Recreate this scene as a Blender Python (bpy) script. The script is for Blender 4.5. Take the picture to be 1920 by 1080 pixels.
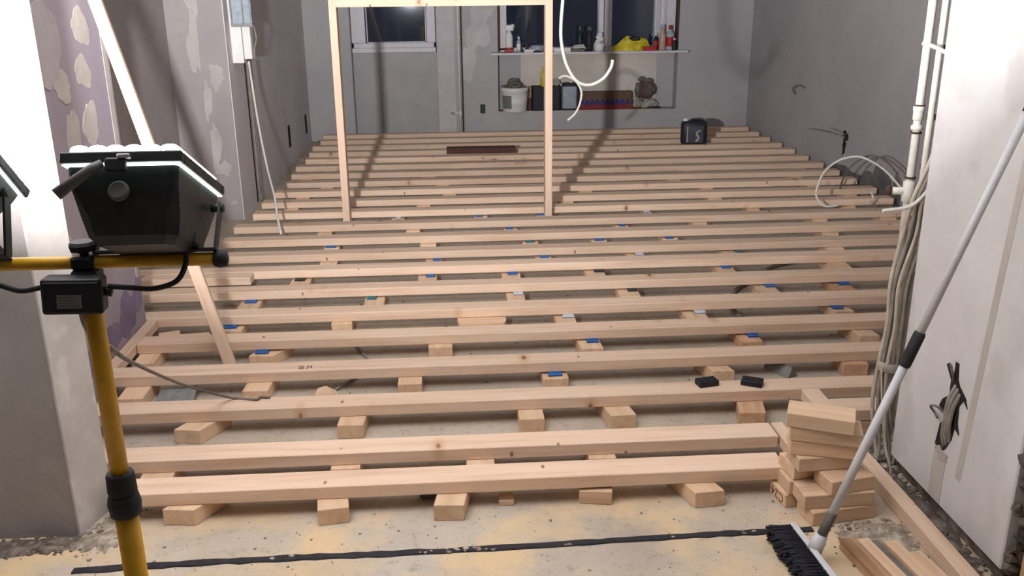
import bpy, bmesh, math, random
from mathutils import Vector, Matrix, Euler

for o in list(bpy.data.objects):
    bpy.data.objects.remove(o, do_unlink=True)
SC = bpy.context.scene
COL = SC.collection
PI = math.pi

# ------------------------------------------------------------------ camera
cam_data = bpy.data.cameras.new('camera')
cam = bpy.data.objects.new('camera', cam_data)
COL.objects.link(cam)
SC.camera = cam
cam_data.sensor_width = 36.0
cam_data.lens = 36.0 * 1722.76 / 1920.0
cam_data.clip_start = 0.02
PITCH, YAW, ROLL = 0.32023873, 0.063439, -0.01025194
fwd = Vector((math.sin(YAW) * math.cos(PITCH), math.cos(YAW) * math.cos(PITCH), -math.sin(PITCH)))
rt = Vector((math.cos(YAW), -math.sin(YAW), 0.0))
up = rt.cross(fwd)
r2 = math.cos(ROLL) * rt + math.sin(ROLL) * up
u2 = -math.sin(ROLL) * rt + math.cos(ROLL) * up
cam.matrix_world = Matrix(((r2.x, u2.x, -fwd.x, 0.0), (r2.y, u2.y, -fwd.y, 0.0), (r2.z, u2.z, -fwd.z, 1.5), (0, 0, 0, 1)))

# ------------------------------------------------------------------ night sky outside, exposure
w = bpy.data.worlds.new('night')
SC.world = w
w.use_nodes = True
w.node_tree.nodes['Background'].inputs[0].default_value = (0.10, 0.13, 0.20, 1)
w.node_tree.nodes['Background'].inputs[1].default_value = 0.04
SC.view_settings.view_transform = 'Standard'
SC.view_settings.look = 'None'
SC.view_settings.gamma = 1.0
SC.view_settings.use_curve_mapping = False
SC.view_settings.exposure = 1.78
LAMP_RIGHT_W = 10.0      # the two halogen heads of the work light (lamps are built with it)
LAMP_LEFT_W = 82.0

# ------------------------------------------------------------------ helpers
def lin(c):
    c = c / 255.0
    return c / 12.92 if c <= 0.04045 else ((c + 0.055) / 1.055) ** 2.4

def rgb(r, g, b):
    return (lin(r), lin(g), lin(b), 1.0)

class NT:
    def __init__(s, name):
        s.m = bpy.data.materials.new(name)
        s.m.use_nodes = True
        s.n = s.m.node_tree.nodes
        s.l = s.m.node_tree.links
        s.b = s.n['Principled BSDF']
        s.b.inputs['Roughness'].default_value = 0.75
        s.b.inputs['Specular IOR Level'].default_value = 0.25
    def add(s, t, **kw):
        n = s.n.new(t)
        for k, v in kw.items():
            setattr(n, k, v)
        return n
    def link(s, a, b):
        s.l.new(a, b)
    def coords(s, scale=(1, 1, 1), rand=True):
        tc = s.add('ShaderNodeTexCoord')
        mp = s.add('ShaderNodeMapping')
        mp.inputs['Scale'].default_value = scale
        if rand:
            oi = s.add('ShaderNodeObjectInfo')
            mu = s.add('ShaderNodeVectorMath', operation='SCALE')
            mu.inputs[0].default_value = (31.0, 17.0, 23.0)
            s.link(oi.outputs['Random'], mu.inputs['Scale'])
            ad = s.add('ShaderNodeVectorMath', operation='ADD')
            s.link(tc.outputs['Object'], ad.inputs[0])
            s.link(mu.outputs[0], ad.inputs[1])
            s.link(ad.outputs[0], mp.inputs[0])
        else:
            s.link(tc.outputs['Object'], mp.inputs[0])
        return mp.outputs[0]
    def noise(s, vec, scale, detail=4.0, rough=0.55):
        n = s.add('ShaderNodeTexNoise')
        n.inputs['Scale'].default_value = scale
        n.inputs['Detail'].default_value = detail
        n.inputs['Roughness'].default_value = rough
        s.link(vec, n.inputs['Vector'])
        return n.outputs['Fac']
    def ramp(s, fac, stops):
        r = s.add('ShaderNodeValToRGB')
        e = r.color_ramp.elements
        while len(e) < len(stops):
            e.new(0.5)
        for i, (p, c) in enumerate(stops):
            e[i].position = p
            e[i].color = c if len(c) == 4 else (*c, 1)
        s.link(fac, r.inputs[0])
        return r.outputs[0]
    def mix(s, fac, a, b, mode='MIX'):
        m = s.add('ShaderNodeMix', data_type='RGBA', blend_type=mode)
        if isinstance(fac, float):
            m.inputs[0].default_value = fac
        else:
            s.link(fac, m.inputs[0])
        for i, v in ((6, a), (7, b)):
            if isinstance(v, tuple):
                m.inputs[i].default_value = v
            else:
                s.link(v, m.inputs[i])
        return m.outputs[2]
    def math(s, op, a, b):
        m = s.add('ShaderNodeMath', operation=op)
        for i, v in ((0, a), (1, b)):
            if isinstance(v, (float, int)):
                m.inputs[i].default_value = v
            else:
                s.link(v, m.inputs[i])
        return m.outputs[0]
    def color(s, v):
        if isinstance(v, tuple):
            s.b.inputs['Base Color'].default_value = v
        else:
            s.link(v, s.b.inputs['Base Color'])
    def bump(s, h, strength=0.3, dist=0.01):
        b = s.add('ShaderNodeBump')
        b.inputs['Strength'].default_value = strength
        b.inputs['Distance'].default_value = dist
        s.link(h, b.inputs['Height'])
        s.link(b.outputs[0], s.b.inputs['Normal'])

B, W_ = (0, 0, 0, 1), (1, 1, 1, 1)

def plain(name, c, rough=0.6, metal=0.0, spec=0.3, var=0.12, scale=30.0, bump=0.0):
    t = NT(name)
    v = t.coords()
    n = t.noise(v, scale, 3.0)
    d = tuple(max(0.0, x * (1 - var * 1.6)) for x in c[:3]) + (1,)
    l = tuple(min(1.0, x * (1 + var)) for x in c[:3]) + (1,)
    t.color(t.ramp(n, [(0.3, d), (0.7, l)]))
    t.b.inputs['Roughness'].default_value = rough
    t.b.inputs['Metallic'].default_value = metal
    t.b.inputs['Specular IOR Level'].default_value = spec
    if bump:
        t.bump(n, bump, 0.004)
    return t.m

def wood(name, light, mid, dark, knots=True):
    t = NT(name)
    v = t.coords((2.2, 34, 34))
    g = t.noise(v, 1.0, 5.0, 0.6)
    base = t.ramp(g, [(0.28, dark), (0.5, mid), (0.72, light)])
    v2 = t.coords((0.9, 5, 5))
    b2 = t.noise(v2, 1.0, 2.0)
    base = t.mix(t.ramp(b2, [(0.35, B), (0.75, (0.35, 0.35, 0.35, 1))]), base, dark)
    if knots:
        v3 = t.coords((5.2, 2.4, 3.0))
        vo = t.add('ShaderNodeTexVoronoi')
        vo.inputs['Scale'].default_value = 1.0
        t.link(v3, vo.inputs['Vector'])
        kf = t.ramp(vo.outputs['Distance'], [(0.025, W_), (0.06, B)])
        kf2 = t.ramp(vo.outputs['Distance'], [(0.05, (0.5, 0.5, 0.5, 1)), (0.16, B)])
        v4 = t.coords((9.0, 5.0, 5.0))
        vo2 = t.add('ShaderNodeTexVoronoi')
        vo2.inputs['Scale'].default_value = 1.0
        t.link(v4, vo2.inputs['Vector'])
        base = t.mix(t.ramp(vo2.outputs['Distance'], [(0.03, W_), (0.07, B)]), base, rgb(150, 104, 76))
        base = t.mix(kf2, base, rgb(196, 138, 96))
        base = t.mix(kf, base, rgb(140, 92, 64))
    oi = t.add('ShaderNodeObjectInfo')
    hs = t.add('ShaderNodeHueSaturation')
    mr = t.add('ShaderNodeMapRange')
    mr.inputs['To Min'].default_value = 0.86
    mr.inputs['To Max'].default_value = 1.06
    t.link(oi.outputs['Random'], mr.inputs['Value'])
    t.link(mr.outputs[0], hs.inputs['Value'])
    t.link(base, hs.inputs['Color'])
    t.color(hs.outputs[0])
    t.b.inputs['Roughness'].default_value = 0.7
    t.bump(g, 0.12, 0.002)
    return t.m

def plaster(name, tones, scale=1.1, fine=22.0, bump=0.25, blot=None):
    t = NT(name)
    v = t.coords(rand=False)
    n1 = t.noise(v, scale, 5.0, 0.6)
    c = t.ramp(n1, [(0.30, tones[0]), (0.5, tones[1]), (0.68, tones[2])])
    n2 = t.noise(v, fine, 4.0, 0.6)
    c = t.mix(t.ramp(n2, [(0.3, (0.28, 0.28, 0.28, 1)), (0.6, B)]), c, tones[0])
    if blot:
        n3 = t.noise(v, scale * 2.6, 3.0, 0.5)
        c = t.mix(t.ramp(n3, [(0.56, B), (0.64, (0.7, 0.7, 0.7, 1))]), c, blot)
    t.color(c)
    t.b.inputs['Roughness'].default_value = 0.9
    t.b.inputs['Specular IOR Level'].default_value = 0.1
    t.bump(n2, bump, 0.006)
    return t.m

M = {}
M['pine'] = wood('pine', rgb(240, 214, 190), rgb(233, 204, 178), rgb(216, 182, 153))
M['pine_block'] = wood('pine_block', rgb(237, 209, 178), rgb(228, 196, 163), rgb(208, 172, 138), knots=False)
M['pine_red'] = wood('pine_red', rgb(222, 184, 148), rgb(208, 168, 134), rgb(188, 146, 114), knots=False)
M['dark_wood'] = wood('dark_wood', rgb(110, 74, 60), rgb(92, 60, 50), rgb(70, 46, 40), knots=False)
M['old_wood'] = wood('old_wood', rgb(206, 170, 130), rgb(178, 142, 106), rgb(132, 100, 78), knots=False)
M['ceiling'] = plaster('ceiling_paint', (rgb(150, 148, 148), rgb(158, 156, 155), rgb(168, 166, 164)), bump=0.05)
M['grey_plaster'] = plaster('grey_plaster', (rgb(166, 162, 164), rgb(177, 173, 174), rgb(188, 184, 183)), 0.9, 30.0, 0.2)
M['left_plaster'] = plaster('left_plaster', (rgb(152, 145, 145), rgb(163, 156, 154), rgb(175, 168, 165)), 1.6, 24.0, 0.2)
M['return_patch'] = plaster('return_patch', (rgb(168, 162, 158), rgb(178, 172, 168), rgb(188, 182, 177)), 6.0, 40.0, 0.1)
M['board_patch'] = plaster('board_patch', (rgb(160, 153, 156), rgb(170, 163, 165), rgb(180, 173, 173)), 6.0, 40.0, 0.1)
M['lightened_plaster'] = plaster('lightened_plaster', (rgb(206, 200, 202), rgb(217, 212, 213), rgb(226, 222, 222)), 1.2, 30.0, 0.15)  # paler than the other left plaster to make up for weak light
M['board_violet'] = plaster('board_violet', (rgb(150, 140, 150), rgb(160, 150, 158), rgb(172, 163, 167)), 1.3, 30.0, 0.1)
M['white_plaster'] = plaster('white_plaster', (rgb(206, 203, 201), rgb(217, 215, 214), rgb(227, 226, 225)), 1.8, 26.0, 0.15, rgb(202, 199, 195))
M['jamb_plaster'] = plaster('jamb_plaster', (rgb(178, 172, 168), rgb(192, 187, 182), rgb(208, 203, 198)), 3.0, 26.0, 0.2, rgb(214, 210, 204))
M['hall_plaster'] = plaster('hall_plaster', (rgb(140, 133, 131), rgb(152, 146, 143), rgb(164, 158, 155)), 2.0, 24.0, 0.25, rgb(160, 154, 150))
M['seam'] = plaster('seam', (rgb(188, 181, 174), rgb(198, 191, 184), rgb(206, 200, 193)), 3.0, 26.0, 0.15)  # slightly darker plaster: the chase fill and the painted broom shadow
M['cream_plaster'] = plaster('cream_plaster', (rgb(194, 186, 176), rgb(206, 198, 187), rgb(216, 209, 198)), 3.0, 30.0, 0.2)
M['filler'] = plaster('filler', (rgb(174, 166, 160), rgb(184, 176, 169), rgb(194, 187, 180)), 9.0, 40.0, 0.1)
M['filler_pale'] = plaster('filler_pale', (rgb(184, 180, 179), rgb(194, 190, 189), rgb(203, 199, 197)), 6.0, 40.0, 0.1)
M['violet_filler'] = plaster('violet_filler', (rgb(120, 108, 132), rgb(132, 120, 144), rgb(146, 134, 154)), 9.0, 40.0, 0.1)
M['rough_concrete'] = plaster('rough_concrete', (rgb(96, 94, 93), rgb(112, 110, 108), rgb(132, 128, 124)), 8.0, 60.0, 0.7)
M['dirt'] = plaster('dirt', (rgb(74, 66, 62), rgb(108, 98, 90), rgb(150, 138, 126)), 14.0, 60.0, 0.9)
M['white_paint'] = plain('white_paint', rgb(212, 208, 212), 0.5, var=0.05)
M['pane_paint'] = plain('pane_paint', rgb(196, 192, 198), 0.55, var=0.06)
M['door_paint'] = plain('door_paint', rgb(170, 168, 167), 0.7, var=0.06, scale=6)
M['white_plastic'] = plain('white_plastic', rgb(226, 224, 220), 0.45, var=0.04)
M['cable_white'] = plain('cable_white', rgb(226, 222, 212), 0.5, var=0.05)
M['cable_beige'] = plain('cable_beige', rgb(196, 186, 170), 0.6, var=0.12)
M['cable_grey'] = plain('cable_grey', rgb(150, 143, 134), 0.65, var=0.15)
M['cable_dusty'] = plain('cable_dusty', rgb(120, 112, 106), 0.8, var=0.2)
M['pipe_paint'] = plain('pipe_paint', rgb(222, 218, 208), 0.45, var=0.1, scale=14)
M['rust'] = plain('rust', rgb(84, 66, 56), 0.8, var=0.3)
M['black_plastic'] = plain('black_plastic', rgb(38, 38, 42), 0.55, var=0.15)
M['black_rubber'] = plain('black_rubber', rgb(48, 46, 50), 0.7, var=0.2)
M['lamp_black'] = plain('lamp_black', rgb(46, 48, 50), 0.5, var=0.2, scale=40, bump=0.15)
M['lamp_grey'] = plain('lamp_grey', rgb(96, 94, 94), 0.5, var=0.1)
M['steel'] = plain('steel', rgb(168, 166, 166), 0.35, 0.8, var=0.1)
M['grey_metal'] = plain('grey_metal', rgb(138, 138, 136), 0.6, 0.0, var=0.15)
M['yellow_paint'] = plain('yellow_paint', rgb(222, 168, 44), 0.4, var=0.08, spec=0.4)
M['blue_plastic'] = plain('blue_plastic', rgb(38, 100, 176), 0.45, var=0.1)
M['teal_plastic'] = plain('teal_plastic', rgb(34, 112, 128), 0.45, var=0.1)
M['shim_white'] = plain('shim_white', rgb(206, 214, 224), 0.45, var=0.06)
M['shim_black'] = plain('shim_black', rgb(34, 46, 44), 0.5, var=0.1)
M['dark_void'] = plain('dark_void', rgb(44, 40, 40), 0.95, var=0.2)
M['brown_edge'] = plain('brown_edge', rgb(86, 62, 52), 0.8, var=0.2)
M['yellow_bag'] = plain('yellow_bag', rgb(206, 190, 48), 0.45, var=0.12, scale=18)
M['red_label'] = plain('red_label', rgb(170, 46, 48), 0.5, var=0.1)
M['clear_plastic'] = plain('clear_plastic', rgb(168, 172, 184), 0.25, spec=0.5, var=0.08)
M['pink_fluid'] = plain('pink_fluid', rgb(186, 156, 142), 0.3, var=0.08)
M['canister'] = plain('canister', rgb(40, 40, 46), 0.45, var=0.1)
M['canister_label'] = plain('canister_label', rgb(70, 74, 84), 0.5, var=0.15, scale=20)
M['print_pale'] = plain('print_pale', rgb(176, 166, 156), 0.6)
M['blue_can'] = plain('blue_can', rgb(156, 166, 174), 0.5, var=0.1)
M['crate'] = plain('crate', rgb(34, 34, 42), 0.55)
M['mortar'] = plaster('mortar', (rgb(98, 92, 84), rgb(120, 112, 102), rgb(142, 134, 122)), 14.0, 70.0, 0.8)
M['cardboard'] = plain('cardboard', rgb(104, 82, 66), 0.85, var=0.1)
M['box_red'] = plain('box_red', rgb(126, 50, 52), 0.7)
M['box_blue'] = plain('box_blue', rgb(40, 40, 128), 0.6)
M['sack_brown'] = plaster('sack_brown', (rgb(84, 72, 70), rgb(104, 92, 88), rgb(128, 114, 106)), 12.0, 60.0, 0.6)
M['rag'] = plaster('rag', (rgb(150, 144, 138), rgb(176, 170, 162), rgb(196, 190, 180)), 16.0, 60.0, 0.6)
M['ink'] = plain('ink', rgb(112, 84, 66), 0.8, var=0.2)
M['sticker'] = plain('sticker', rgb(120, 116, 116), 0.6, var=0.06)
M['bristle'] = plain('bristle', rgb(34, 34, 44), 0.7, var=0.25, scale=90)
M['broom_white'] = plain('broom_white', rgb(210, 210, 212), 0.4, var=0.04)
M['grip_grey'] = plain('grip_grey', rgb(104, 100, 96), 0.7)
M['tape'] = plain('tape', rgb(168, 160, 148), 0.6)
M['sawdust'] = plain('sawdust', rgb(226, 190, 132), 0.95, var=0.15, scale=120, bump=0.4)
M['conduit_white'] = plain('conduit_white', rgb(160, 160, 150), 0.5, var=0.04)
M['crumb'] = plaster('crumb', (rgb(120, 108, 96), rgb(160, 148, 134), rgb(196, 186, 170)), 30.0, 60.0, 0.4)

def floor_material():
    t = NT('concrete_floor')
    v = t.coords(rand=False)
    n1 = t.noise(v, 1.7, 6.0, 0.62)
    c = t.ramp(n1, [(0.28, rgb(162, 150, 136)), (0.48, rgb(186, 172, 154)), (0.7, rgb(206, 193, 174))])
    n5 = t.noise(v, 0.8, 4.0, 0.6)
    c = t.mix(t.ramp(n5, [(0.40, B), (0.62, (0.6, 0.6, 0.6, 1))]), c, rgb(192, 183, 172))
    n2 = t.noise(v, 26.0, 5.0, 0.7)
    c = t.mix(t.ramp(n2, [(0.30, (0.55, 0.55, 0.55, 1)), (0.46, B)]), c, rgb(142, 130, 116))
    n4 = t.noise(v, 90.0, 2.0, 0.5)
    c = t.mix(t.ramp(n4, [(0.26, (0.7, 0.7, 0.7, 1)), (0.34, B)]), c, rgb(104, 96, 88))
    # sawdust: strewn where the sawing was done, near the front edge of the boards
    sx = t.add('ShaderNodeSeparateXYZ')
    t.link(v, sx.inputs[0])
    yy = t.math('ABSOLUTE', t.math('SUBTRACT', sx.outputs['Y'], 2.22), 0.0)
    ny = t.ramp(yy, [(0.12, W_), (0.42, B)])
    n3 = t.noise(v, 3.6, 4.0, 0.6)
    sd = t.mix(1.0, t.ramp(n3, [(0.44, B), (0.64, (0.75, 0.75, 0.75, 1))]), ny, 'MULTIPLY')
    c = t.mix(sd, c, rgb(224, 194, 148))
    t.color(c)
    t.b.inputs['Roughness'].default_value = 0.92
    t.b.inputs['Specular IOR Level'].default_value = 0.1
    t.bump(n2, 0.5, 0.008)
    return t.m
M['floor'] = floor_material()

def emitter(name, col, strength):
    t = NT(name)
    t.b.inputs['Base Color'].default_value = (0.8, 0.8, 0.8, 1)
    t.b.inputs['Emission Color'].default_value = col
    t.b.inputs['Emission Strength'].default_value = strength
    return t.m
M['lamp_glass'] = emitter('lamp_glass', (1.0, 0.98, 0.97, 1), 14.0)
M['leak_glow'] = emitter('leak_glow', (0.80, 1.0, 0.93, 1), 1.1)  # emission standing in for light that escapes at the lamp rim

def pane_glass():
    t = NT('pane_glass')
    n, l = t.n, t.l
    tr = t.add('ShaderNodeBsdfTransparent')
    tr.inputs[0].default_value = (0.75, 0.8, 0.9, 1)
    gl = t.add('ShaderNodeBsdfGlossy')
    gl.inputs['Roughness'].default_value = 0.035
    fr = t.add('ShaderNodeFresnel')
    fr.inputs[0].default_value = 1.55
    fac = t.math('ADD', fr.outputs[0], 0.05)
    mx = t.add('ShaderNodeMixShader')
    l.new(fac, mx.inputs[0]); l.new(tr.outputs[0], mx.inputs[1]); l.new(gl.outputs[0], mx.inputs[2])
    l.new(mx.outputs[0], n['Material Output'].inputs[0])
    return t.m
M['glass'] = pane_glass()

def tag(o, label=None, cat=None, group=None, kind=None):
    if label: o['label'] = label
    if cat: o['category'] = cat
    if group: o['group'] = group
    if kind: o['kind'] = kind
    return o

def obj(name, me, m=None, parent=None, loc=(0, 0, 0), rot=(0, 0, 0)):
    if isinstance(me, bmesh.types.BMesh):
        bm = me
        bmesh.ops.recalc_face_normals(bm, faces=bm.faces)
        me = bpy.data.meshes.new(name)
        bm.to_mesh(me); bm.free()
    if m is not None and not me.materials:
        me.materials.append(M[m] if isinstance(m, str) else m)
    o = bpy.data.objects.new(name, me)
    COL.objects.link(o)
    o.location = loc
    o.rotation_euler = rot
    if parent is not None:
        o.parent = parent
    return o

def empty(name, loc=(0, 0, 0), rot=(0, 0, 0)):
    o = bpy.data.objects.new(name, None)
    COL.objects.link(o)
    o.location = loc; o.rotation_euler = rot
    o.empty_display_size = 0.05
    return o

def BM():
    return bmesh.new()

def box(bm, x0, x1, y0, y1, z0, z1, bev=0.0, seg=1):
    vs = [bm.verts.new(p) for p in ((x0, y0, z0), (x1, y0, z0), (x1, y1, z0), (x0, y1, z0), (x0, y0, z1), (x1, y0, z1), (x1, y1, z1), (x0, y1, z1))]
    fs = [bm.faces.new([vs[i] for i in f]) for f in ((0, 3, 2, 1), (4, 5, 6, 7), (0, 1, 5, 4), (1, 2, 6, 5), (2, 3, 7, 6), (3, 0, 4, 7))]
    if bev:
        es = list({e for f in fs for e in f.edges})
        bmesh.ops.bevel(bm, geom=es, offset=bev, segments=seg, affect='EDGES', profile=0.5)
    return bm

def tube(bm, pts, r, n=8, cap=True, radii=None):
    pts = [Vector(p) for p in pts]
    rings = []
    prev = None
    for i, p in enumerate(pts):
        t = (pts[min(i + 1, len(pts) - 1)] - pts[max(i - 1, 0)]).normalized()
        if prev is None:
            a = t.cross(Vector((0, 0, 1)))
            if a.length < 0.1:
                a = t.cross(Vector((1, 0, 0)))
            a.normalize()
        else:
            a = (prev - t * prev.dot(t)).normalized()
        prev = a
        b = t.cross(a)
        rr = radii[i] if radii else r
        rings.append([bm.verts.new(p + (a * math.cos(2 * PI * k / n) + b * math.sin(2 * PI * k / n)) * rr) for k in range(n)])
    for i in range(len(rings) - 1):
        for k in range(n):
            f = bm.faces.new((rings[i][k], rings[i][(k + 1) % n], rings[i + 1][(k + 1) % n], rings[i + 1][k]))
            f.smooth = True
    if cap:
        bm.faces.new(rings[0][::-1]); bm.faces.new(rings[-1])
    return bm

def lathe(bm, prof, n=16, c=(0, 0, 0), smooth=True, sx=1.0, sy=1.0):
    rings = []
    for r, z in prof:
        rings.append([bm.verts.new((c[0] + sx * max(r, 1e-4) * math.cos(2 * PI * k / n), c[1] + sy * max(r, 1e-4) * math.sin(2 * PI * k / n), c[2] + z)) for k in range(n)])
    for i in range(len(rings) - 1):
        for k in range(n):
            f = bm.faces.new((rings[i][k], rings[i][(k + 1) % n], rings[i + 1][(k + 1) % n], rings[i + 1][k]))
            f.smooth = smooth
    bm.faces.new(rings[0][::-1]); bm.faces.new(rings[-1])
    return bm

def prism(bm, outline, d, origin, ux, uy, un):
    """flat outline (2-D points) extruded by d along un"""
    o, ux, uy, un = Vector(origin), Vector(ux), Vector(uy), Vector(un)
    a = [bm.verts.new(o + ux * p[0] + uy * p[1]) for p in outline]
    b = [bm.verts.new(o + ux * p[0] + uy * p[1] + un * d) for p in outline]
    bm.faces.new(a); bm.faces.new(b[::-1])
    k = len(a)
    for i in range(k):
        bm.faces.new((a[i], b[i], b[(i + 1) % k], a[(i + 1) % k]))
    return bm

def smooth_path(pts, sub=8):
    P = [Vector(p) for p in pts]
    P = [P[0] * 2 - P[1]] + P + [P[-1] * 2 - P[-2]]
    out = []
    for i in range(1, len(P) - 2):
        for s in range(sub):
            t = s / sub
            a, b, c, d = P[i - 1], P[i], P[i + 1], P[i + 2]
            out.append(0.5 * ((2 * b) + (c - a) * t + (2 * a - 5 * b + 4 * c - d) * t * t + (3 * b - a - 3 * c + d) * t ** 3))
    out.append(P[-2])
    return out

def blob(rx, ry, n, rnd, jag=0.18):
    ph = [rnd.uniform(0, 6.28) for _ in range(4)]
    out = []
    for i in range(n):
        a = 2 * PI * i / n
        k = 1 + jag * (0.6 * math.sin(2 * a + ph[0]) + 0.5 * math.sin(3 * a + ph[1]) + 0.35 * math.sin(5 * a + ph[2]) + 0.3 * math.sin(8 * a + ph[3]))
        out.append((rx * k * math.cos(a), ry * k * math.sin(a)))
    return out

def lump(bm, c, r, rnd, n=1, squash=(1, 1, 1), jag=0.3):
    tmp = bmesh.new()
    bmesh.ops.create_icosphere(tmp, subdivisions=n, radius=1.0)
    rot = Euler((rnd.uniform(0, 6), rnd.uniform(0, 6), rnd.uniform(0, 6))).to_matrix()
    mp = {}
    for v in tmp.verts:
        q = rot @ v.co * (1 + rnd.uniform(-jag, jag))
        mp[v] = bm.verts.new((c[0] + q.x * r * squash[0], c[1] + q.y * r * squash[1], c[2] + q.z * r * squash[2]))
    for f in tmp.faces:
        bm.faces.new([mp[v] for v in f.verts])
    tmp.free()

ORD = ['', 'first', 'second', 'third', 'fourth', 'fifth', 'sixth', 'seventh', 'eighth', 'ninth', 'tenth', 'eleventh', 'twelfth', 'thirteenth', 'fourteenth', 'fifteenth', 'sixteenth', 'seventeenth', 'eighteenth', 'nineteenth', 'twentieth', 'twenty-first', 'twenty-second', 'twenty-third']
_cache = {}
def timber_mesh(name, L, Wd, H, bev=0.0025, m='pine'):
    """planed timber, length on local x, base at z = 0"""
    k = (name, round(L, 3), round(Wd, 3), round(H, 3), m)
    if k not in _cache:
        bm = box(BM(), -L / 2, L / 2, -Wd / 2, Wd / 2, 0, H, bev)
        bmesh.ops.recalc_face_normals(bm, faces=bm.faces)
        me = bpy.data.meshes.new(name)
        bm.to_mesh(me); bm.free()
        me.materials.append(M[m])
        _cache[k] = me
    return _cache[k]

# ------------------------------------------------------------------ the room shell
CEIL = 2.5
BACK = 9.41
def S(name, bm, m, label=None, cat=None):
    o = obj(name, bm, m)
    o['kind'] = 'structure'
    if label: o['label'] = label
    if cat: o['category'] = cat
    return o
bm = BM()
NX, NY = 60, 130
x0, x1, y0, y1 = -2.7, 3.3, -2.6, 9.72
grid = [[bm.verts.new((x0 + (x1 - x0) * i / NX, y0 + (y1 - y0) * j / NY, 0.0)) for i in range(NX + 1)] for j in range(NY + 1)]
for j in range(NY):
    for i in range(NX):
        bm.faces.new((grid[j][i], grid[j][i + 1], grid[j + 1][i + 1], grid[j + 1][i]))
S('floor', bm, 'floor', 'bare beige concrete floor with sawdust under the pine joists', 'floor')
S('ceiling', box(BM(), -2.7, 3.3, -2.6, 9.72, CEIL, CEIL + 0.1), 'ceiling', 'white ceiling above the whole room', 'ceiling')

bm = BM()
box(bm, -1.98, -1.38, 2.52, 3.93, 0, CEIL)
wl0 = S('wall_left', bm, 'board_violet', 'left wall of grey plaster with violet-tinted board near the work light', 'wall')
bm = BM()
box(bm, -1.98, -1.78, 3.931, 6.15, 0, CEIL)
box(bm, -1.98, -1.42, 6.15, 6.30, 0, CEIL)
obj('lightened_side', box(BM(), -1.97, -1.415, 6.151, BACK, 0, CEIL), 'lightened_plaster', wl0)  # side wall toward the back, brightened by colour where little light reaches
obj('plaster_section', bm, 'left_plaster', wl0)

bm = BM()
YB = BACK + 0.30
box(bm, -1.98, -0.965, BACK, YB, 0, CEIL)
box(bm, -0.965, -0.125, BACK, YB, 2.08, CEIL)
box(bm, -0.125, 0.48, BACK, YB, 0, CEIL)
box(bm, 0.48, 2.30, BACK, YB, 0, 0.262)
box(bm, 0.48, 2.30, BACK + 0.16, YB, 0.262, 0.845)
box(bm, 0.48, 2.30, BACK, YB, 2.0, CEIL)
box(bm, 2.30, 3.3, BACK, YB, 0, CEIL)
wb = S('wall_back', bm, 'grey_plaster', 'grey plastered back wall with glazed door and window over a niche', 'wall')
obj('niche_plaster', box(BM(), 0.72, 2.12, BACK + 0.155, BACK + 0.165, 0.264, 0.84), 'cream_plaster', wb)
obj('niche_ledge', box(BM(), 0.485, 2.1, BACK + 0.002, BACK + 0.155, 0.258, 0.266), 'old_wood', wb)

bm = BM()
box(bm, 3.03, 3.3, 2.3, 6.08, 0, CEIL)
box(bm, 3.045, 3.3, 6.08, BACK, 0, CEIL)
wr = S('wall_right', bm, 'grey_plaster', 'right wall of dull grey plaster crumbling along its foot', 'wall')

# left stub of the opening: hall face and bright jamb
bm = BM()
o_ = [(-2.7, 2.37), (-1.10, 2.37), (-1.066, 2.52), (-2.7, 2.52)]
prism(bm, o_, CEIL, (0, 0, 0), (1, 0, 0), (0, 1, 0), (0, 0, 1))
wn = S('wall_near_left', bm, 'hall_plaster', 'grey wall end left of the opening, behind the yellow stand', 'wall')
bm = BM()
prism(bm, [(-1.1005, 2.366), (-1.0615, 2.5215), (-1.068, 2.5225), (-1.107, 2.368)], CEIL, (0, 0, 0), (1, 0, 0), (0, 1, 0), (0, 0, 1))
obj('jamb_skim', bm, 'jamb_plaster', wn)
# right partition with the ragged near end
PX = 1.38
bm = BM()
box(bm, PX, 1.53, 1.94, 2.56, 0.045, CEIL, 0.004)
wp = S('wall_near_right', bm, 'white_plaster', 'white plastered partition end beside the leaning broom', 'wall')
obj('partition_foot', box(BM(), PX + 0.02, 1.53, 1.95, 2.55, 0, 0.05), 'dirt', wp)
S('wall_front_right', box(BM(), 1.53, 3.3, 2.28, 2.46, 0, CEIL), 'grey_plaster', 'front wall right of the white partition', 'wall')
S('wall_hall_right', box(BM(), 1.47, 1.65, -2.6, 1.80, 0, CEIL), 'hall_plaster', 'hall wall right of the camera', 'wall')
S('wall_hall_left', box(BM(), -2.7, -2.55, -2.6, 2.37, 0, CEIL), 'hall_plaster', 'hall wall left of the camera', 'wall')
S('wall_hall_rear', box(BM(), -2.7, 1.65, -2.6, -2.45, 0, CEIL), 'hall_plaster', 'hall wall behind the camera', 'wall')
# broken plaster edge and the board of the old door frame at the partition's near end
rnd = random.Random(5)
bm = BM()
for i in range(70):
    z = 0.02 + i * 0.035
    lump(bm, (PX + rnd.uniform(0.012, 0.05), 1.925 + rnd.uniform(-0.012, 0.012), z), rnd.uniform(0.014, 0.026), rnd)
tag(obj('broken_edge', bm, 'dirt', wp), kind='stuff')
tr = S('trim_1', box(BM(), PX + 0.015, PX + 0.05, 1.80, 1.885, 0, 2.1, 0.002), 'old_wood', 'worn wooden door frame board at the right edge', 'door frame')

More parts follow.
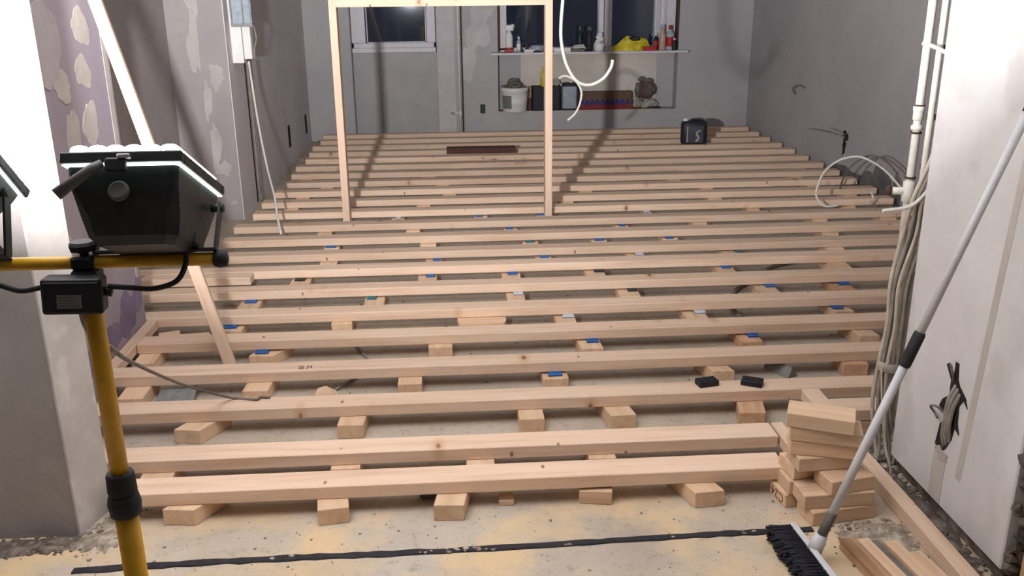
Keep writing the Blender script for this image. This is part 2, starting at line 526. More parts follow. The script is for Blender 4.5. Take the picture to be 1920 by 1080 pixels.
# ------------------------------------------------------------------ balcony door
d = empty('door_1', (-0.545, BACK + 0.03, 0)); d['kind'] = 'structure'
tag(d, 'grey balcony door with a dark glazed upper half', 'door')
obj('panel', box(BM(), -0.4135, 0.4195, 0.01, 0.05, 0.045, 0.86, 0.003), 'door_paint', d)
bm = BM()
box(bm, -0.412, 0.412, -0.02, 0.05, 0.86, 0.905, 0.004)
box(bm, -0.395, 0.395, -0.008, 0.05, 0.905, 0.952, 0.004)
box(bm, -0.412, -0.275, -0.008, 0.05, 0.953, 2.05, 0.004)
box(bm, 0.325, 0.412, -0.008, 0.05, 0.953, 2.05, 0.004)
box(bm, -0.412, 0.412, -0.008, 0.05, 1.98, 2.06, 0.004)
obj('window_frame', bm, 'white_paint', d)
obj('glazing', box(BM(), -0.28, 0.33, 0.02, 0.028, 0.95, 1.985), 'glass', d)
bm = BM()
box(bm, -0.262, -0.252, -0.012, 0.02, 0.955, 1.98); box(bm, 0.312, 0.322, -0.012, 0.02, 0.955, 1.98); box(bm, -0.262, 0.322, -0.012, 0.02, 0.953, 0.963)
obj('glazing_bead', bm, 'pane_paint', d)
obj('threshold', box(BM(), -0.34, 0.36, -0.09, 0.03, 0.0, 0.055, 0.004), 'old_wood', d)
obj('seam', box(BM(), -0.422, -0.414, -0.03, 0.03, 0.0, 2.05), 'violet_filler', d)

# ------------------------------------------------------------------ window over the niche
d = empty('window_1', (1.385, BACK + 0.10, 0)); d['kind'] = 'structure'
tag(d, 'two-light white window, black with night, above the cluttered sill', 'window')
bm = BM()
box(bm, -0.90, -0.81, -0.02, 0.06, 0.86, 2.0, 0.004)
box(bm, 0.685, 0.895, -0.02, 0.06, 0.86, 2.0, 0.004)
box(bm, -0.90, 0.895, -0.02, 0.06, 1.92, 2.0, 0.004)
box(bm, -0.90, 0.895, -0.02, 0.06, 0.845, 0.885, 0.004)
obj('frame', bm, 'white_paint', d)
bm = BM()
box(bm, 0.70, 0.735, -0.035, 0.0, 0.885, 1.93, 0.003); box(bm, 0.775, 0.80, -0.03, 0.0, 0.885, 1.93, 0.003)
obj('casing_bead', bm, 'pane_paint', d)
bm = BM()
box(bm, 0.115, 0.165, -0.03, 0.05, 0.885, 1.92, 0.004); box(bm, 0.172, 0.245, -0.045, 0.05, 0.885, 1.92, 0.004)
obj('mullion', bm, 'white_paint', d)
obj('pane', box(BM(), -0.82, 0.12, 0.02, 0.028, 0.88, 1.93), 'glass', d)
obj('pane', box(BM(), 0.24, 0.69, 0.02, 0.028, 0.88, 1.93), 'glass', d)
obj('reveal_edge', box(BM(), -0.905, -0.885, -0.10, -0.02, 0.85, 2.0), 'brown_edge', d)
obj('reveal_edge', box(BM(), 0.90, 0.914, -0.10, -0.02, 0.85, 2.0), 'brown_edge', d)
sl = S('trim_2', box(BM(), 0.405, 2.375, BACK - 0.13, BACK + 0.12, 0.828, 0.85, 0.004), 'white_paint', 'long white window sill board crowded with bottles', 'window sill')

# ------------------------------------------------------------------ patches, slots and holes that belong to the walls
rnd = random.Random(11)
PT = [0]
def patch(parent, m, plane, c, rx, ry, th=0.003, jag=0.18, name='filler_patch'):
    bm = BM()
    PT[0] += 1
    th += 0.00025 * (PT[0] % 9)
    if plane == 'L':      # on a wall whose face looks to +x ; c = (x, y, z)
        prism(bm, blob(rx, ry, 28, rnd, jag), th, (c[0] - 0.001, c[1], c[2]), (0, 1, 0), (0, 0, 1), (1, 0, 0))
    elif plane == 'R':
        prism(bm, blob(rx, ry, 28, rnd, jag), th, (c[0] + 0.001, c[1], c[2]), (0, 1, 0), (0, 0, 1), (-1, 0, 0))
    else:                 # on the back wall, looking to -y
        prism(bm, blob(rx, ry, 28, rnd, jag), th, (c[0], c[1] + 0.001, c[2]), (1, 0, 0), (0, 0, 1), (0, -1, 0))
    return obj(name, bm, m, parent)
for c, rx, ry in (((-1.38, 3.68, 1.361), .075, .07), ((-1.38, 3.64, 1.199), .07, .06), ((-1.38, 3.43, 1.165), .07, .055), ((-1.38, 3.64, 1.005), .07, .085), ((-1.38, 3.46, 0.95), .06, .13), ((-1.38, 3.20, 0.62), .09, .05)):
    patch(wl0, 'filler', 'L', c, rx, ry)
patch(wl0, 'board_patch', 'L', (-1.38, 3.35, 1.32), .10, .16)
patch(wl0, 'board_patch', 'L', (-1.38, 3.40, 1.62), .2, .10)
patch(wl0, 'filler', 'L', (-1.38, 3.89, 1.1), .022, .9, jag=0.05)
for y, z, rx, rz in ((3.30, .16, .09, .05), (3.52, .17, .13, .06), (3.72, .2, .1, .085), (3.86, .24, .06, .07), (3.10, .2, .1, .06)):
    patch(wl0, 'violet_filler', 'L', (-1.38, y, z), rx, rz)
for x, z, rx, rz in ((-1.62, 1.15, .035, .2), (-1.57, .8, .025, .13), (-1.55, .5, .03, .16), (-1.50, .95, .05, .07), (-1.52, .35, .05, .05), (-1.47, .12, .02, .015), (-1.60, 1.55, .06, .2)):
    patch(wl0, 'return_patch', 'B', (x, 6.15, z), rx, rz, jag=0.3)
for x, z, rx, rz in ((0.28, 1.02, .11, .16), (0.19, 0.76, .06, .2), (0.33, 1.3, .13, .16)):
    patch(wb, 'filler_pale', 'B', (x, BACK, z), rx, rz, jag=0.22)
obj('door_skim', box(BM(), -.124, .05, BACK - .004, BACK + .002, .03, 2.2), 'filler_pale', wb)
for y, z0, z1 in ((8.13, .158, .346), (9.10, .129, .31)):
    obj('socket_slot', box(BM(), -1.43, -1.412, y - .05, y + .05, z0, z1), 'dark_void', wl0)
obj('cable_chase', box(BM(), -1.43, -1.4135, 6.62, 6.84, 0.02, 1.05), 'cream_plaster', wl0)
obj('chase_edge', box(BM(), -1.43, -1.411, 6.60, 6.625, 0.02, 1.02), 'dark_void', wl0)
patch(wr, 'rough_concrete', 'R', (3.03, 6.0, .11), .06, .13, name='bare_patch')
patch(wr, 'rough_concrete', 'R', (3.045, 6.32, .10), .24, .13, 0.006, 0.3, 'bare_patch')
patch(wr, 'rough_concrete', 'R', (3.045, 6.9, .04), .35, .08, 0.006, 0.3, 'bare_patch')
patch(wr, 'dark_void', 'R', (3.045, 6.94, .35), .05, .035, 0.005, 0.3, 'socket_hole')
patch(wr, 'dark_void', 'R', (3.045, 6.95, .265), .03, .05, 0.005, 0.35, 'socket_hole')
patch(wr, 'filler_pale', 'R', (3.045, 6.93, .19), .05, .025, 0.004, 0.3)
bm = BM()
tube(bm, smooth_path([(3.04, 6.94, .34), (2.97, 7.0, .36), (2.92, 7.15, .365), (2.90, 7.35, .35)]), .005, 6)
tube(bm, smooth_path([(3.04, 6.94, .36), (2.99, 6.99, .385), (2.96, 7.05, .40)]), .004, 6)
obj('socket_wire', bm, 'cable_grey', wr)
bm = BM()
tube(bm, smooth_path([(3.04, 7.85, .62), (3.0, 7.9, .64), (2.99, 8.0, .60), (3.02, 8.02, .55)]), .006, 6)
obj('wire_stub', bm, 'cable_dusty', wr)
b = empty('wall_box', (0.32, BACK - 0.001, 0.30)); b.parent = wb
obj('socket_box', box(BM(), 0.295, 0.345, BACK - 0.012, BACK + 0.002, 0.25, 0.34, 0.006), 'shim_black', wb)
bpy.data.objects.remove(b)

# the torn socket hole with conduits in the white partition
hole = [(-.055, -.11), (-.015, -.115), (.0, -.10), (.022, -.06), (.03, -.02), (.055, -.03), (.04, 0.0), (.035, .05), (.052, .075), (.075, .06), (.06, .085), (.025, .105), (.012, .12), (.004, .165), (-.012, .165), (-.012, .12), (-.04, .15), (-.055, .14), (-.022, .105), (-.02, .06), (-.05, .035), (-.062, .01), (-.045, -.005), (-.03, .02), (-.025, -.02), (-.045, -.04)]
bm = BM()
prism(bm, [(-p[0], p[1]) for p in hole], 0.004, (PX + .002, 2.26, .325), (0, 1, 0), (0, 0, 1), (-1, 0, 0))
obj('torn_hole', bm, 'dark_void', wp)
for k, (yy, z0, z1) in enumerate(((2.263, .225, .425), (2.250, .235, .42), (2.237, .25, .41))):
    bm = BM()
    tube(bm, smooth_path([(PX + .004, yy + .012, z0), (PX - .010, yy + .006, z0 + .05), (PX - .011, yy, z1 - .05), (PX + .002, yy - .006, z1)]), .0065, 8)
    obj('conduit', bm, 'cable_grey', wp)
bm = BM()
tube(bm, smooth_path([(PX, 2.285, .325), (PX - .02, 2.30, .34), (PX - .025, 2.325, .33), (PX - .012, 2.32, .31), (PX - .015, 2.30, .305)]), .0035, 6)
tube(bm, smooth_path([(PX, 2.27, .43), (PX - .012, 2.262, .46), (PX - .02, 2.265, .485)]), .004, 6)
obj('loose_wire', bm, 'cable_dusty', wp)
patch(wp, 'filler', 'R', (PX, 2.275, .2), .03, .02, .003, .3)
obj('chase_fill', box(BM(), PX - .0015, PX + .004, 2.25, 2.315, .05, .215), 'seam', wp)
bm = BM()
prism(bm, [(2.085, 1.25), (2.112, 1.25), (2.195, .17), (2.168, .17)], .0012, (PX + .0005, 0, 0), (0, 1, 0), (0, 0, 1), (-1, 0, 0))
obj('broom_shadow', bm, 'seam', wp)  # flat darker strip painting the broom handle's shadow on the partition

# black strip across the floor
rnd = random.Random(3)
bm = BM()
N = 60
prevv = None
for i in range(N + 1):
    t = i / N
    x = -1.06 + t * 2.06
    y = 2.196 + 0.030 * t + 0.004 * math.sin(9 * t) + rnd.uniform(-.0015, .0015)
    hw = 0.0135 + rnd.uniform(-.003, .003)
    z = 0.004 + rnd.uniform(-.001, .001)
    row = [bm.verts.new(p) for p in ((x, y - hw, 0.0), (x, y - hw * .8, z), (x, y + hw * .8, z), (x, y + hw, 0.0))]
    if prevv:
        for k in range(3):
            bm.faces.new((prevv[k], row[k], row[k + 1], prevv[k + 1]))
    prevv = row
flecks = []
for i in range(26):
    tx = rnd.choice([-.02, .05, .06, -.5, -.1, .3, .62, -.8, .8]) + rnd.uniform(-.03, .03)
    tt_ = (tx + 1.06) / 2.06
    flecks.append((tx, 2.196 + .030 * tt_ + .004 * math.sin(9 * tt_) + rnd.uniform(-.01, .01)))
strip = tag(obj('floor_strip', bm, 'black_rubber'), 'long black joint strip across the concrete in front of the boards', 'floor strip')

bm = BM()
for fx_, fy_ in flecks:
    lump(bm, (fx_, fy_, .004), rnd.uniform(.003, .008), rnd, 1, (1.3, 1, .4), .3)
tag(obj('plaster_flecks', bm, 'crumb', strip), kind='stuff')
# dirt trodden into the concrete at the wall feet
def dirt_sheet(cx, cy, rx, ry, m, label, seed, rot=0.0):
    rr_ = random.Random(seed)
    bm = BM()
    n_ = 40
    ph = [rr_.uniform(0, 6.28) for _ in range(5)]
    prev_ = None
    c0 = bm.verts.new((0, 0, .006))
    r1, r2_ = [], []
    for i in range(n_):
        a = 2 * PI * i / n_
        k = 1 + .16 * math.sin(2 * a + ph[0]) + .14 * math.sin(3 * a + ph[1]) + .12 * math.sin(7 * a + ph[2]) + rr_.uniform(-.12, .12)
        r1.append(bm.verts.new((rx * .6 * k * math.cos(a), ry * .6 * k * math.sin(a), .005 + rr_.uniform(-.002, .004))))
        r2_.append(bm.verts.new((rx * k * math.cos(a), ry * k * math.sin(a), -.001)))
    for i in range(n_):
        j = (i + 1) % n_
        bm.faces.new((c0, r1[i], r1[j])); bm.faces.new((r1[i], r2_[i], r2_[j], r1[j]))
    tag(obj('dirt_heap', bm, m, None, (cx, cy, 0), (0, 0, rot)), label, 'dirt', None, 'stuff')
dirt_sheet(-1.26, 2.325, .22, .045, 'dirt', 'dark dirt swept against the left hall wall foot', 2)
dirt_sheet(-1.04, 2.36, .06, .10, 'crumb', 'pale plaster dust at the left jamb foot', 3)
dirt_sheet(1.345, 2.25, .045, .40, 'dirt', 'dark dirt under the edge of the white partition', 4)
dirt_sheet(1.28, 2.66, .20, .13, 'dirt', 'dark dirt on the floor below the cable bundle', 5)
dirt_sheet(1.17, 2.17, .13, .07, 'crumb', 'grey crumbled mortar beside the offcut pile', 6)

# ------------------------------------------------------------------ floor joists on blocks
JW, JH, JZ = 0.097, 0.042, 0.053
JOISTS = {  # number from the front: (front edge y, left end x, right end x)
    1: (2.421, -1.035, 0.985), 2: (2.622, -1.30, 1.03), 3: (2.970, -1.33, 1.62), 4: (3.296, -1.36, 2.97),
    5: (3.631, -1.33, 2.97), 6: (3.945, -1.55, 2.97), 7: (4.290, -1.72, 2.97), 8: (4.622, -1.72, 2.97),
    9: (4.915, -1.70, 2.97), 10: (5.240, -1.352, 2.97), 11: (5.562, -1.354, 2.97), 12: (5.900, -1.305, 2.97)}
for i in range(13, 23):
    JOISTS[i] = (5.90 + .325 * (i - 12), -1.31 if i == 13 else -1.25 - .015 * (i % 3), 3.0)
SLOPE = {1: -.1, 2: .0, 3: .1, 4: 0, 5: .1, 6: -.1, 7: 0, 8: .15}
JOBJ = {}
for i, (y, xa, xb) in JOISTS.items():
    L = xb - xa
    look = {1: 'front-most pine joist ending at the pile of offcut blocks', 2: 'second pine joist from the front, close behind the front-most one', 3: 'third pine joist from the front, carrying two black rubber pads'}.get(i, '%s pine floor joist counted from the front of the room' % ORD[i])
    if i == 22: look = 'last pine floor joist, nearest the back wall'
    o = obj('floor_joist', timber_mesh('floor_joist', L, JW, JH), None, None, ((xa + xb) / 2, y + JW / 2, JZ), (0, 0, 0))
    tag(o, look, 'joist', 'pine floor joists laid across the room')
    JOBJ[i] = o
def lone(name, label, cat, L, Wd, H, loc, rot, m='pine', group=None, bev=.0025):
    return tag(obj(name, timber_mesh(name, L, Wd, H, bev, m), None, None, loc, rot), label, cat, group)
R = math.radians
lone('joist_piece', 'short pine length doubled against the front of the eighth joist', 'joist', .55, .09, JH, (-1.32, 4.573, JZ), (0, 0, 0))
lone('edge_batten', 'pine batten along the violet wall foot beside the leaning stud', 'batten', .545, .045, JH, (-1.355, 3.669, JZ), (0, 0, R(90)))
lone('noggin', 'short pine noggin butting the third joist behind the offcut pile', 'noggin', .34, .065, JH, (1.268, 2.798, JZ), (0, 0, R(90)))
lone('noggin', 'narrow pine noggin closing the right ends of the two front joists', 'noggin', .31, .04, JH, (1.058, 2.565, JZ), (0, 0, R(90)))
lone('joist_piece', 'short pine cross length near the hanging cable bundle', 'joist', .20, JW, JH, (1.402, 2.832, JZ), (0, 0, 0))
for x, y in ((1.40, 2.83),):
    lone('packing_block', 'pine block under the short cross length near the cables', 'wood block', .11, .09, .05, (x, y, 0), (0, 0, 0), 'pine_block', 'pine packing blocks under the joists')

# stamp smudges printed on the fourth joist
bm = BM()
for k, (dx, dy, w_, h_) in enumerate(((0, 0, .022, .006), (.003, .012, .018, .005), (-.002, .024, .022, .006), (.030, .002, .008, .010), (.032, .018, .008, .012), (.045, .008, .006, .02))):
    box(bm, dx, dx + w_, dy, dy + h_, 0, .0006)
o = obj('stamp', bm, 'ink', JOBJ[4], (-.62 - JOBJ[4].location.x, -.03, JH))

BLOCKS = [
    (1, -0.83, 2.399, -31.5, 0.096, 0.16, None, -6.3),
    (1, -0.378, 2.368, 7.6, 0.091, 0.169, None, 7.6),
    (1, -0.042, 2.359, -9.0, 0.09, 0.179, None, -4.2),
    (1, 0.738, 2.37, 19.3, 0.092, 0.168, None, 4.7),
    (2, -0.95, 2.582, 0.0, 0.1, 0.14, None, 0.0),
    (2, -0.368, 2.6, 0.0, 0.092, 0.122, None, 0.0),
    (2, 0.059, 2.588, 0.0, 0.09, 0.134, None, 0.0),
    (2, 0.451, 2.597, 0.0, 0.088, 0.125, None, 0.0),
    (3, -0.942, 2.913, -29.7, 0.092, 0.174, None, -9.7),
    (3, -0.383, 2.904, -4.1, 0.091, 0.183, None, -3.1),
    (3, 0.25, 2.896, 0.6, 0.088, 0.191, None, -1.0),
    (3, 0.574, 2.899, 10.4, 0.093, 0.188, None, 1.9),
    (3, 1.03, 2.879, -11.7, 0.094, 0.208, None, -4.9),
    (4, -1.221, 3.189, 0.0, 0.094, 0.207, None, 0.0),
    (4, -0.77, 3.22, -2.4, 0.096, 0.193, None, -2.4),
    (4, -0.19, 3.232, -0.6, 0.091, 0.18, None, -0.6),
    (4, 0.374, 3.249, 1.2, 0.099, 0.164, ('blue', 0.374, 0.055), 1.2),
    (4, 1.034, 3.246, 14.7, 0.085, 0.166, None, -5.0),
    (4, 1.573, 3.266, -4.1, 0.1, 0.16, None, -4.1),
    (5, -1.278, 3.526, 0.0, 0.085, 0.204, None, 0.0),
    (5, -0.82, 3.586, -27.8, 0.1, 0.162, ('blue', -0.818, 0.056), -8.1),
    (5, -0.075, 3.594, 1.7, 0.1, 0.16, None, 1.7),
    (5, 0.56, 3.544, 2.5, 0.095, 0.204, ('blue', 0.572, 0.052), 0.0),
    (5, 1.248, 3.56, 0.7, 0.093, 0.188, ('blue', 1.269, 0.048), 0.0),
    (5, 1.762, 3.562, 7.5, 0.085, 0.185, None, -3.4),
    (6, -1.009, 3.894, 0.0, 0.096, 0.151, ('blue', -1.02, 0.065), 0.0),
    (6, -0.522, 3.92, 0.6, 0.092, 0.16, None, 0.6),
    (6, 0.491, 3.864, 0.0, 0.092, 0.181, ('white', 0.507, 0.054), 0.0),
    (6, 1.092, 3.85, 0.0, 0.1, 0.195, ('white', 1.119, 0.054), 0.0),
    (6, 1.792, 3.891, 8.2, 0.088, 0.171, ('blue', 1.77, 0.052), -0.7),
    (7, -0.996, 4.186, 0.0, 0.1, 0.204, ('blue', -0.996, 0.057), 0.0),
    (7, -0.399, 4.168, 0.0, 0.095, 0.221, ('teal', -0.414, 0.047), 0.0),
    (7, 0.288, 4.19, 0.0, 0.088, 0.2, ('white', 0.302, 0.049), 0.0),
    (7, 0.848, 4.193, 0.0, 0.1, 0.197, ('black', 0.87, 0.047), 0.0),
    (7, 1.542, 4.176, 0.0, 0.096, 0.213, ('blue', 1.568, 0.053), 0.0),
    (7, 1.925, 4.182, 0.0, 0.096, 0.208, ('blue', 1.947, 0.058), 0.0),
    (8, -0.805, 4.522, 0.0, 0.1, 0.199, ('black', -0.81, 0.053), 0.0),
    (8, -0.15, 4.54, 0.0, 0.097, 0.182, ('blue', -0.134, 0.048), 0.0),
    (8, 0.287, 4.544, 0.0, 0.098, 0.178, ('blue', 0.296, 0.053), 0.0),
    (8, 0.732, 4.537, 0.0, 0.1, 0.185, ('black', 0.757, 0.056), 0.0),
    (8, 1.432, 4.534, 0.0, 0.09, 0.188, ('blue', 1.44, 0.045), 0.0),
    (8, 2.047, 4.532, 0.0, 0.1, 0.19, None, 0.0),
    (9, -0.697, 4.874, 0.0, 0.094, 0.141, None, 0.0),
    (9, -0.121, 4.868, 0.0, 0.092, 0.147, ('blue', -0.104, 0.045), 0.0),
    (9, 0.488, 4.89, 0.0, 0.09, 0.124, ('blue', 0.495, 0.05), 0.0),
    (9, 1.008, 4.87, 0.0, 0.1, 0.145, ('white', 1.03, 0.048), 0.0),
    (9, 1.553, 4.87, 0.0, 0.1, 0.145, ('teal', 1.594, 0.035), 0.0),
    (10, -0.72, 5.212, 0.0, 0.091, 0.128, ('blue', -0.725, 0.056), 0.0),
    (10, -0.159, 5.212, 0.0, 0.094, 0.128, None, 0.0),
    (10, 0.444, 5.22, 0.0, 0.095, 0.12, ('teal', 0.442, 0.054), 0.0),
    (10, 0.853, 5.22, 0.0, 0.092, 0.12, ('blue', 0.854, 0.057), 0.0),
    (10, 1.281, 5.22, 0.0, 0.095, 0.12, ('blue', 1.277, 0.047), 0.0),
    (11, -0.798, 5.522, 0.0, 0.086, 0.139, None, 0.0),
    (11, -0.258, 5.542, 0.0, 0.085, 0.12, None, 0.0),
    (11, 0.347, 5.542, 0.0, 0.085, 0.12, ('blue', 0.34, 0.047), 0.0),
    (11, 1.046, 5.542, 0.0, 0.085, 0.12, ('blue', 1.051, 0.04), 0.0),
    (11, 1.545, 5.542, 0.0, 0.094, 0.12, None, 0.0),
    (12, -0.369, 5.88, 0.0, 0.085, 0.12, ('white', -0.366, 0.035), 0.0),
    (12, 0.174, 5.88, 0.0, 0.085, 0.12, ('blue', 0.163, 0.046), 0.0),
    (12, 0.57, 5.88, 0.0, 0.057, 0.12, ('blue', 0.566, 0.053), 0.0),
    (12, 1.281, 5.88, 0.0, 0.057, 0.12, ('white', 1.276, 0.046), 0.0),
    (12, 1.996, 5.874, 0.0, 0.085, 0.126, None, 0.0),
]

for i in range(9, 23):
    y = JOISTS[i][0]
    have = [b[1] for b in BLOCKS if b[0] == i]
    for x in ((2.25, 2.75) if i < 13 else (-1.05, -.1, .85, 1.8, 2.7)):
        x += 0.11 * math.sin(i * 2.3 + x)
        if all(abs(x - h) > .15 for h in have):
            BLOCKS.append((i, x, y - .02, 0.0, .095, .137, None, 0.0))
BLOCKS.sort(key=lambda b: (b[0], b[1]))
cnt = {}
SH = {'blue': ('blue_plastic', 'blue'), 'teal': ('teal_plastic', 'teal'), 'black': ('shim_black', 'black'), 'white': ('shim_white', 'white')}
rnd = random.Random(8)
for (j, x, y, a, w_, L, sh, ea) in BLOCKS:
    cnt[j] = cnt.get(j, 0) + 1
    pos = ORD[cnt[j]]
    total = sum(1 for b in BLOCKS if b[0] == j)
    where = 'leftmost' if cnt[j] == 1 else ('rightmost' if cnt[j] == total else pos + ' from the left')
    jn = {1: 'front-most', 22: 'last'}.get(j, ORD[j])
    H = JZ if not sh else 0.045
    ar = R(a)
    # the sawn front edge is centred on (x, y) and turned by ea; the block runs back along its own axis
    er = R(ea)
    m = 'pine_block'
    if (j, cnt[j]) in ((3, 5), (5, 5), (4, 6), (7, 6)): m = 'pine_red'
    c_, s_ = math.cos(er - ar), math.sin(er - ar)
    key = ('packing_block', L, w_, H, m, round(ea - a, 1))
    if key not in _cache:
        bm = BM()
        hx, hy = w_ / 2 * c_, w_ / 2 * s_        # half front edge in block space (x across, y back)
        ring_ = [(-hx, -hy), (hx, hy), (hx, L), (-hx, L)]
        lo_ = [bm.verts.new((p[1], -p[0], 0)) for p in ring_]
        hi_ = [bm.verts.new((p[1], -p[0], H - .0002)) for p in ring_]
        bm.faces.new(lo_); bm.faces.new(hi_[::-1])
        for i in range(4):
            bm.faces.new((lo_[i], hi_[i], hi_[(i + 1) % 4], lo_[(i + 1) % 4]))
        bmesh.ops.bevel(bm, geom=list(bm.edges), offset=.002, segments=1, affect='EDGES')
        bmesh.ops.recalc_face_normals(bm, faces=bm.faces)
        me = bpy.data.meshes.new('packing_block'); bm.to_mesh(me); bm.free()
        me.materials.append(M[m]); _cache[key] = me
    o = tag(obj('packing_block', _cache[key], None, None, (x, y, 0), (0, 0, ar + R(90))), 'pine packing block under the %s joist, %s' % (jn, where), 'wood block', 'pine packing blocks under the joists')
    if sh:
        col, sx, sw = sh
        yj = JOISTS[j][0]
        e = tag(empty('packing_shim', (sx, yj + .03, H)), '%s plastic shim under the %s joist, on its block %s' % (SH[col][1], jn, where), 'shim', 'plastic shims between blocks and joists')
        lower, upper = (SH[col][0], SH[col][0]) if col != 'white' else ('blue_plastic', 'shim_white')
        k = sw / 2
        obj('shim_plate', box(BM(), -k, k, -.055, .03, 0, .0038, .0006), lower, e)
        obj('shim_plate', box(BM(), -k * .96, k * .96, -.058, .028, .0039, .0077, .0006), upper, e)

# other bits of wood on the concrete
lone('timber_offcut', 'tiny flat pine offcut on the concrete before the front joist', 'wood block', .05, .046, .018, (.132, 2.452, 0), (0, 0, R(88)), 'pine_block')
lone('timber_offcut', 'skewed pine block lying loose before the front joist', 'wood block', .10, .045, .045, (.403, 2.435, 0), (0, 0, R(-9)), 'pine_block')
bm = BM()
prism(bm, [(-.11, 0), (-.10, -.035), (.0, -.05), (.10, -.035), (.11, 0), (.11, .05), (-.11, .05)], .05, (0, 0, 0), (1, 0, 0), (0, 1, 0), (0, 0, 1))
tag(obj('rounded_offcut', bm, 'pine_block', None, (.11, 3.905, 0.001)), 'rounded wide pine offcut packed under the sixth joist', 'wood block')
bm = BM()
vs = [bm.verts.new(p) for p in ((-.045, -.03, 0), (.045, -.03, 0), (.045, .03, 0), (-.045, .03, 0), (-.028, 0, .032), (.005, -.008, .045))]
for f in ((0, 1, 5, 4), (1, 2, 5), (2, 3, 4, 5), (3, 0, 4), (3, 2, 1, 0)):
    bm.faces.new([vs[i] for i in f])
tag(obj('wedge_offcut', bm, 'pine_block', None, (-.515, 3.27, 0)), 'small pointed pine offcut lying behind the third joist', 'wood block')
lone('timber_offcut', 'thin pine strip beside the batten at the violet wall', 'wood block', .20, .05, .02, (-1.18, 3.80, .045), (0, 0, R(6)), 'pine_block')
lone('timber_offcut', 'upright pine block in the corner of batten and sixth joist', 'wood block', .09, .05, .05, (-1.27, 3.875, 0), (0, 0, R(20)), 'pine_block')

# dark plank lying on the joists far back
lone('dark_plank', 'dark brown plank lying on the joists near the back wall', 'plank', .60, .10, .05, (.25, 8.02, JZ + JH), (0, 0, R(-1)), 'dark_wood')

# leaning stud by the left wall
a_, b_ = Vector((-.925, 3.53, .012)), Vector((-1.345, 3.735, 1.52))
dv = b_ - a_
L = dv.length + .25
b2 = a_ + dv.normalized() * (dv.length)
ex = dv.normalized()
n1 = Vector((math.sin(R(12)), -math.cos(R(12)), 0))
ey = (n1 - ex * n1.dot(ex)).normalized()
ez = ex.cross(ey)
q = Matrix((ex, ey, ez)).transposed().to_quaternion()
o = obj('leaning_stud', timber_mesh('leaning_stud', dv.length, .052, .045), None, None, (a_ + b_) / 2 - ez * .0225)
o.rotation_mode = 'QUATERNION'; o.rotation_quaternion = q
tag(o, 'pine stud leaning from the floor against the violet wall', 'stud')

# door frame of studs
fr = tag(empty('stud_frame', (-.04, 5.847, 0)), 'bare pine stud frame standing on the joists across the room', 'stud frame')
def stud(name, x, z, L, vertical):
    o = obj(name, timber_mesh(name, L, .095, .045), None, fr)
    if vertical:
        o.rotation_euler = (0, R(-90), 0); o.location = (x + .0225, 0, z + L / 2)
    else:
        o.location = (x, 0, z)
stud('post', -.652, 0.0, 2.495, True)
stud('post', .652, 0.0, 2.495, True)
stud('header', 0, 1.373, 1.259, False)

# ------------------------------------------------------------------ pile of offcut blocks at the right
h = .045
PILE = [ # (front-left top corner x, y), yaw, length, level, label
    ((1.005, 2.242), 9, .205, 0, 'bottom board of the front pile beside the broom handle'),
    ((.983, 2.262), 2, .213, 1, 'middle board of the front pile beside the broom handle'),
    ((1.057, 2.256), 11, .14, 2, 'short top block of the front pile beside the broom handle'),
    ((.960, 2.345), 10, .16, 0, 'stamped block at the bottom of the tall offcut pile'),
    ((.967, 2.345), 4, .16, 1, 'second block from the bottom of the tall offcut pile'),
    ((.981, 2.352), 9, .16, 2, 'third block from the bottom of the tall offcut pile'),
    ((.979, 2.318), 3, .19, 3, 'fourth block from the bottom of the tall offcut pile'),
    ((.959, 2.346), -15, .20, 4, 'third block from the top of the tall offcut pile'),
    ((.956, 2.347), -19, .20, 5, 'second block from the top of the tall offcut pile'),
    ((.942, 2.350), -24, .188, 6, 'topmost pale block crowning the tall offcut pile'),
]
for k, ((ax, ay), yaw, L, lv, lab) in enumerate(PILE):
    a = R(yaw)
    wd = .093
    cx = ax + math.cos(a) * L / 2 - math.sin(a) * wd / 2
    cy = ay + math.sin(a) * L / 2 + math.cos(a) * wd / 2
    o = lone('offcut_block', 'pine offcut, ' + lab, 'wood block', L, wd, h - .0004, (cx, cy, lv * h), (0, 0, a), 'pine_block', 'pine offcuts piled by the partition', .0025)
    if k == 3:
        cu = bpy.data.curves.new('stamp', 'FONT')
        cu.body = 'C24'; cu.size = .042; cu.extrude = .0004; cu.align_x = 'CENTER'; cu.align_y = 'CENTER'
        t = bpy.data.objects.new('stamp_text', cu)
        COL.objects.link(t)
        me = bpy.data.meshes.new_from_object(t)
        bpy.data.objects.remove(t); bpy.data.curves.remove(cu)
        me.name = 'stamp'
        st = obj('stamp', me, 'ink', o)
        # on the end that looks to the left, printed upside down
        X_, Y_, Z_ = Vector((0, 1, 0)), Vector((0, 0, -1)), Vector((-1, 0, 0))
        st.matrix_local = Matrix(((X_.x, Y_.x, Z_.x, -L / 2 - .0003), (X_.y, Y_.y, Z_.y, 0), (X_.z, Y_.z, Z_.z, h / 2), (0, 0, 0, 1)))
lone('floor_timber', 'pine length lying on the floor along the white partition', 'timber', .70, .048, .045, (1.296, 2.235, 0), (0, 0, R(90)), 'pine')
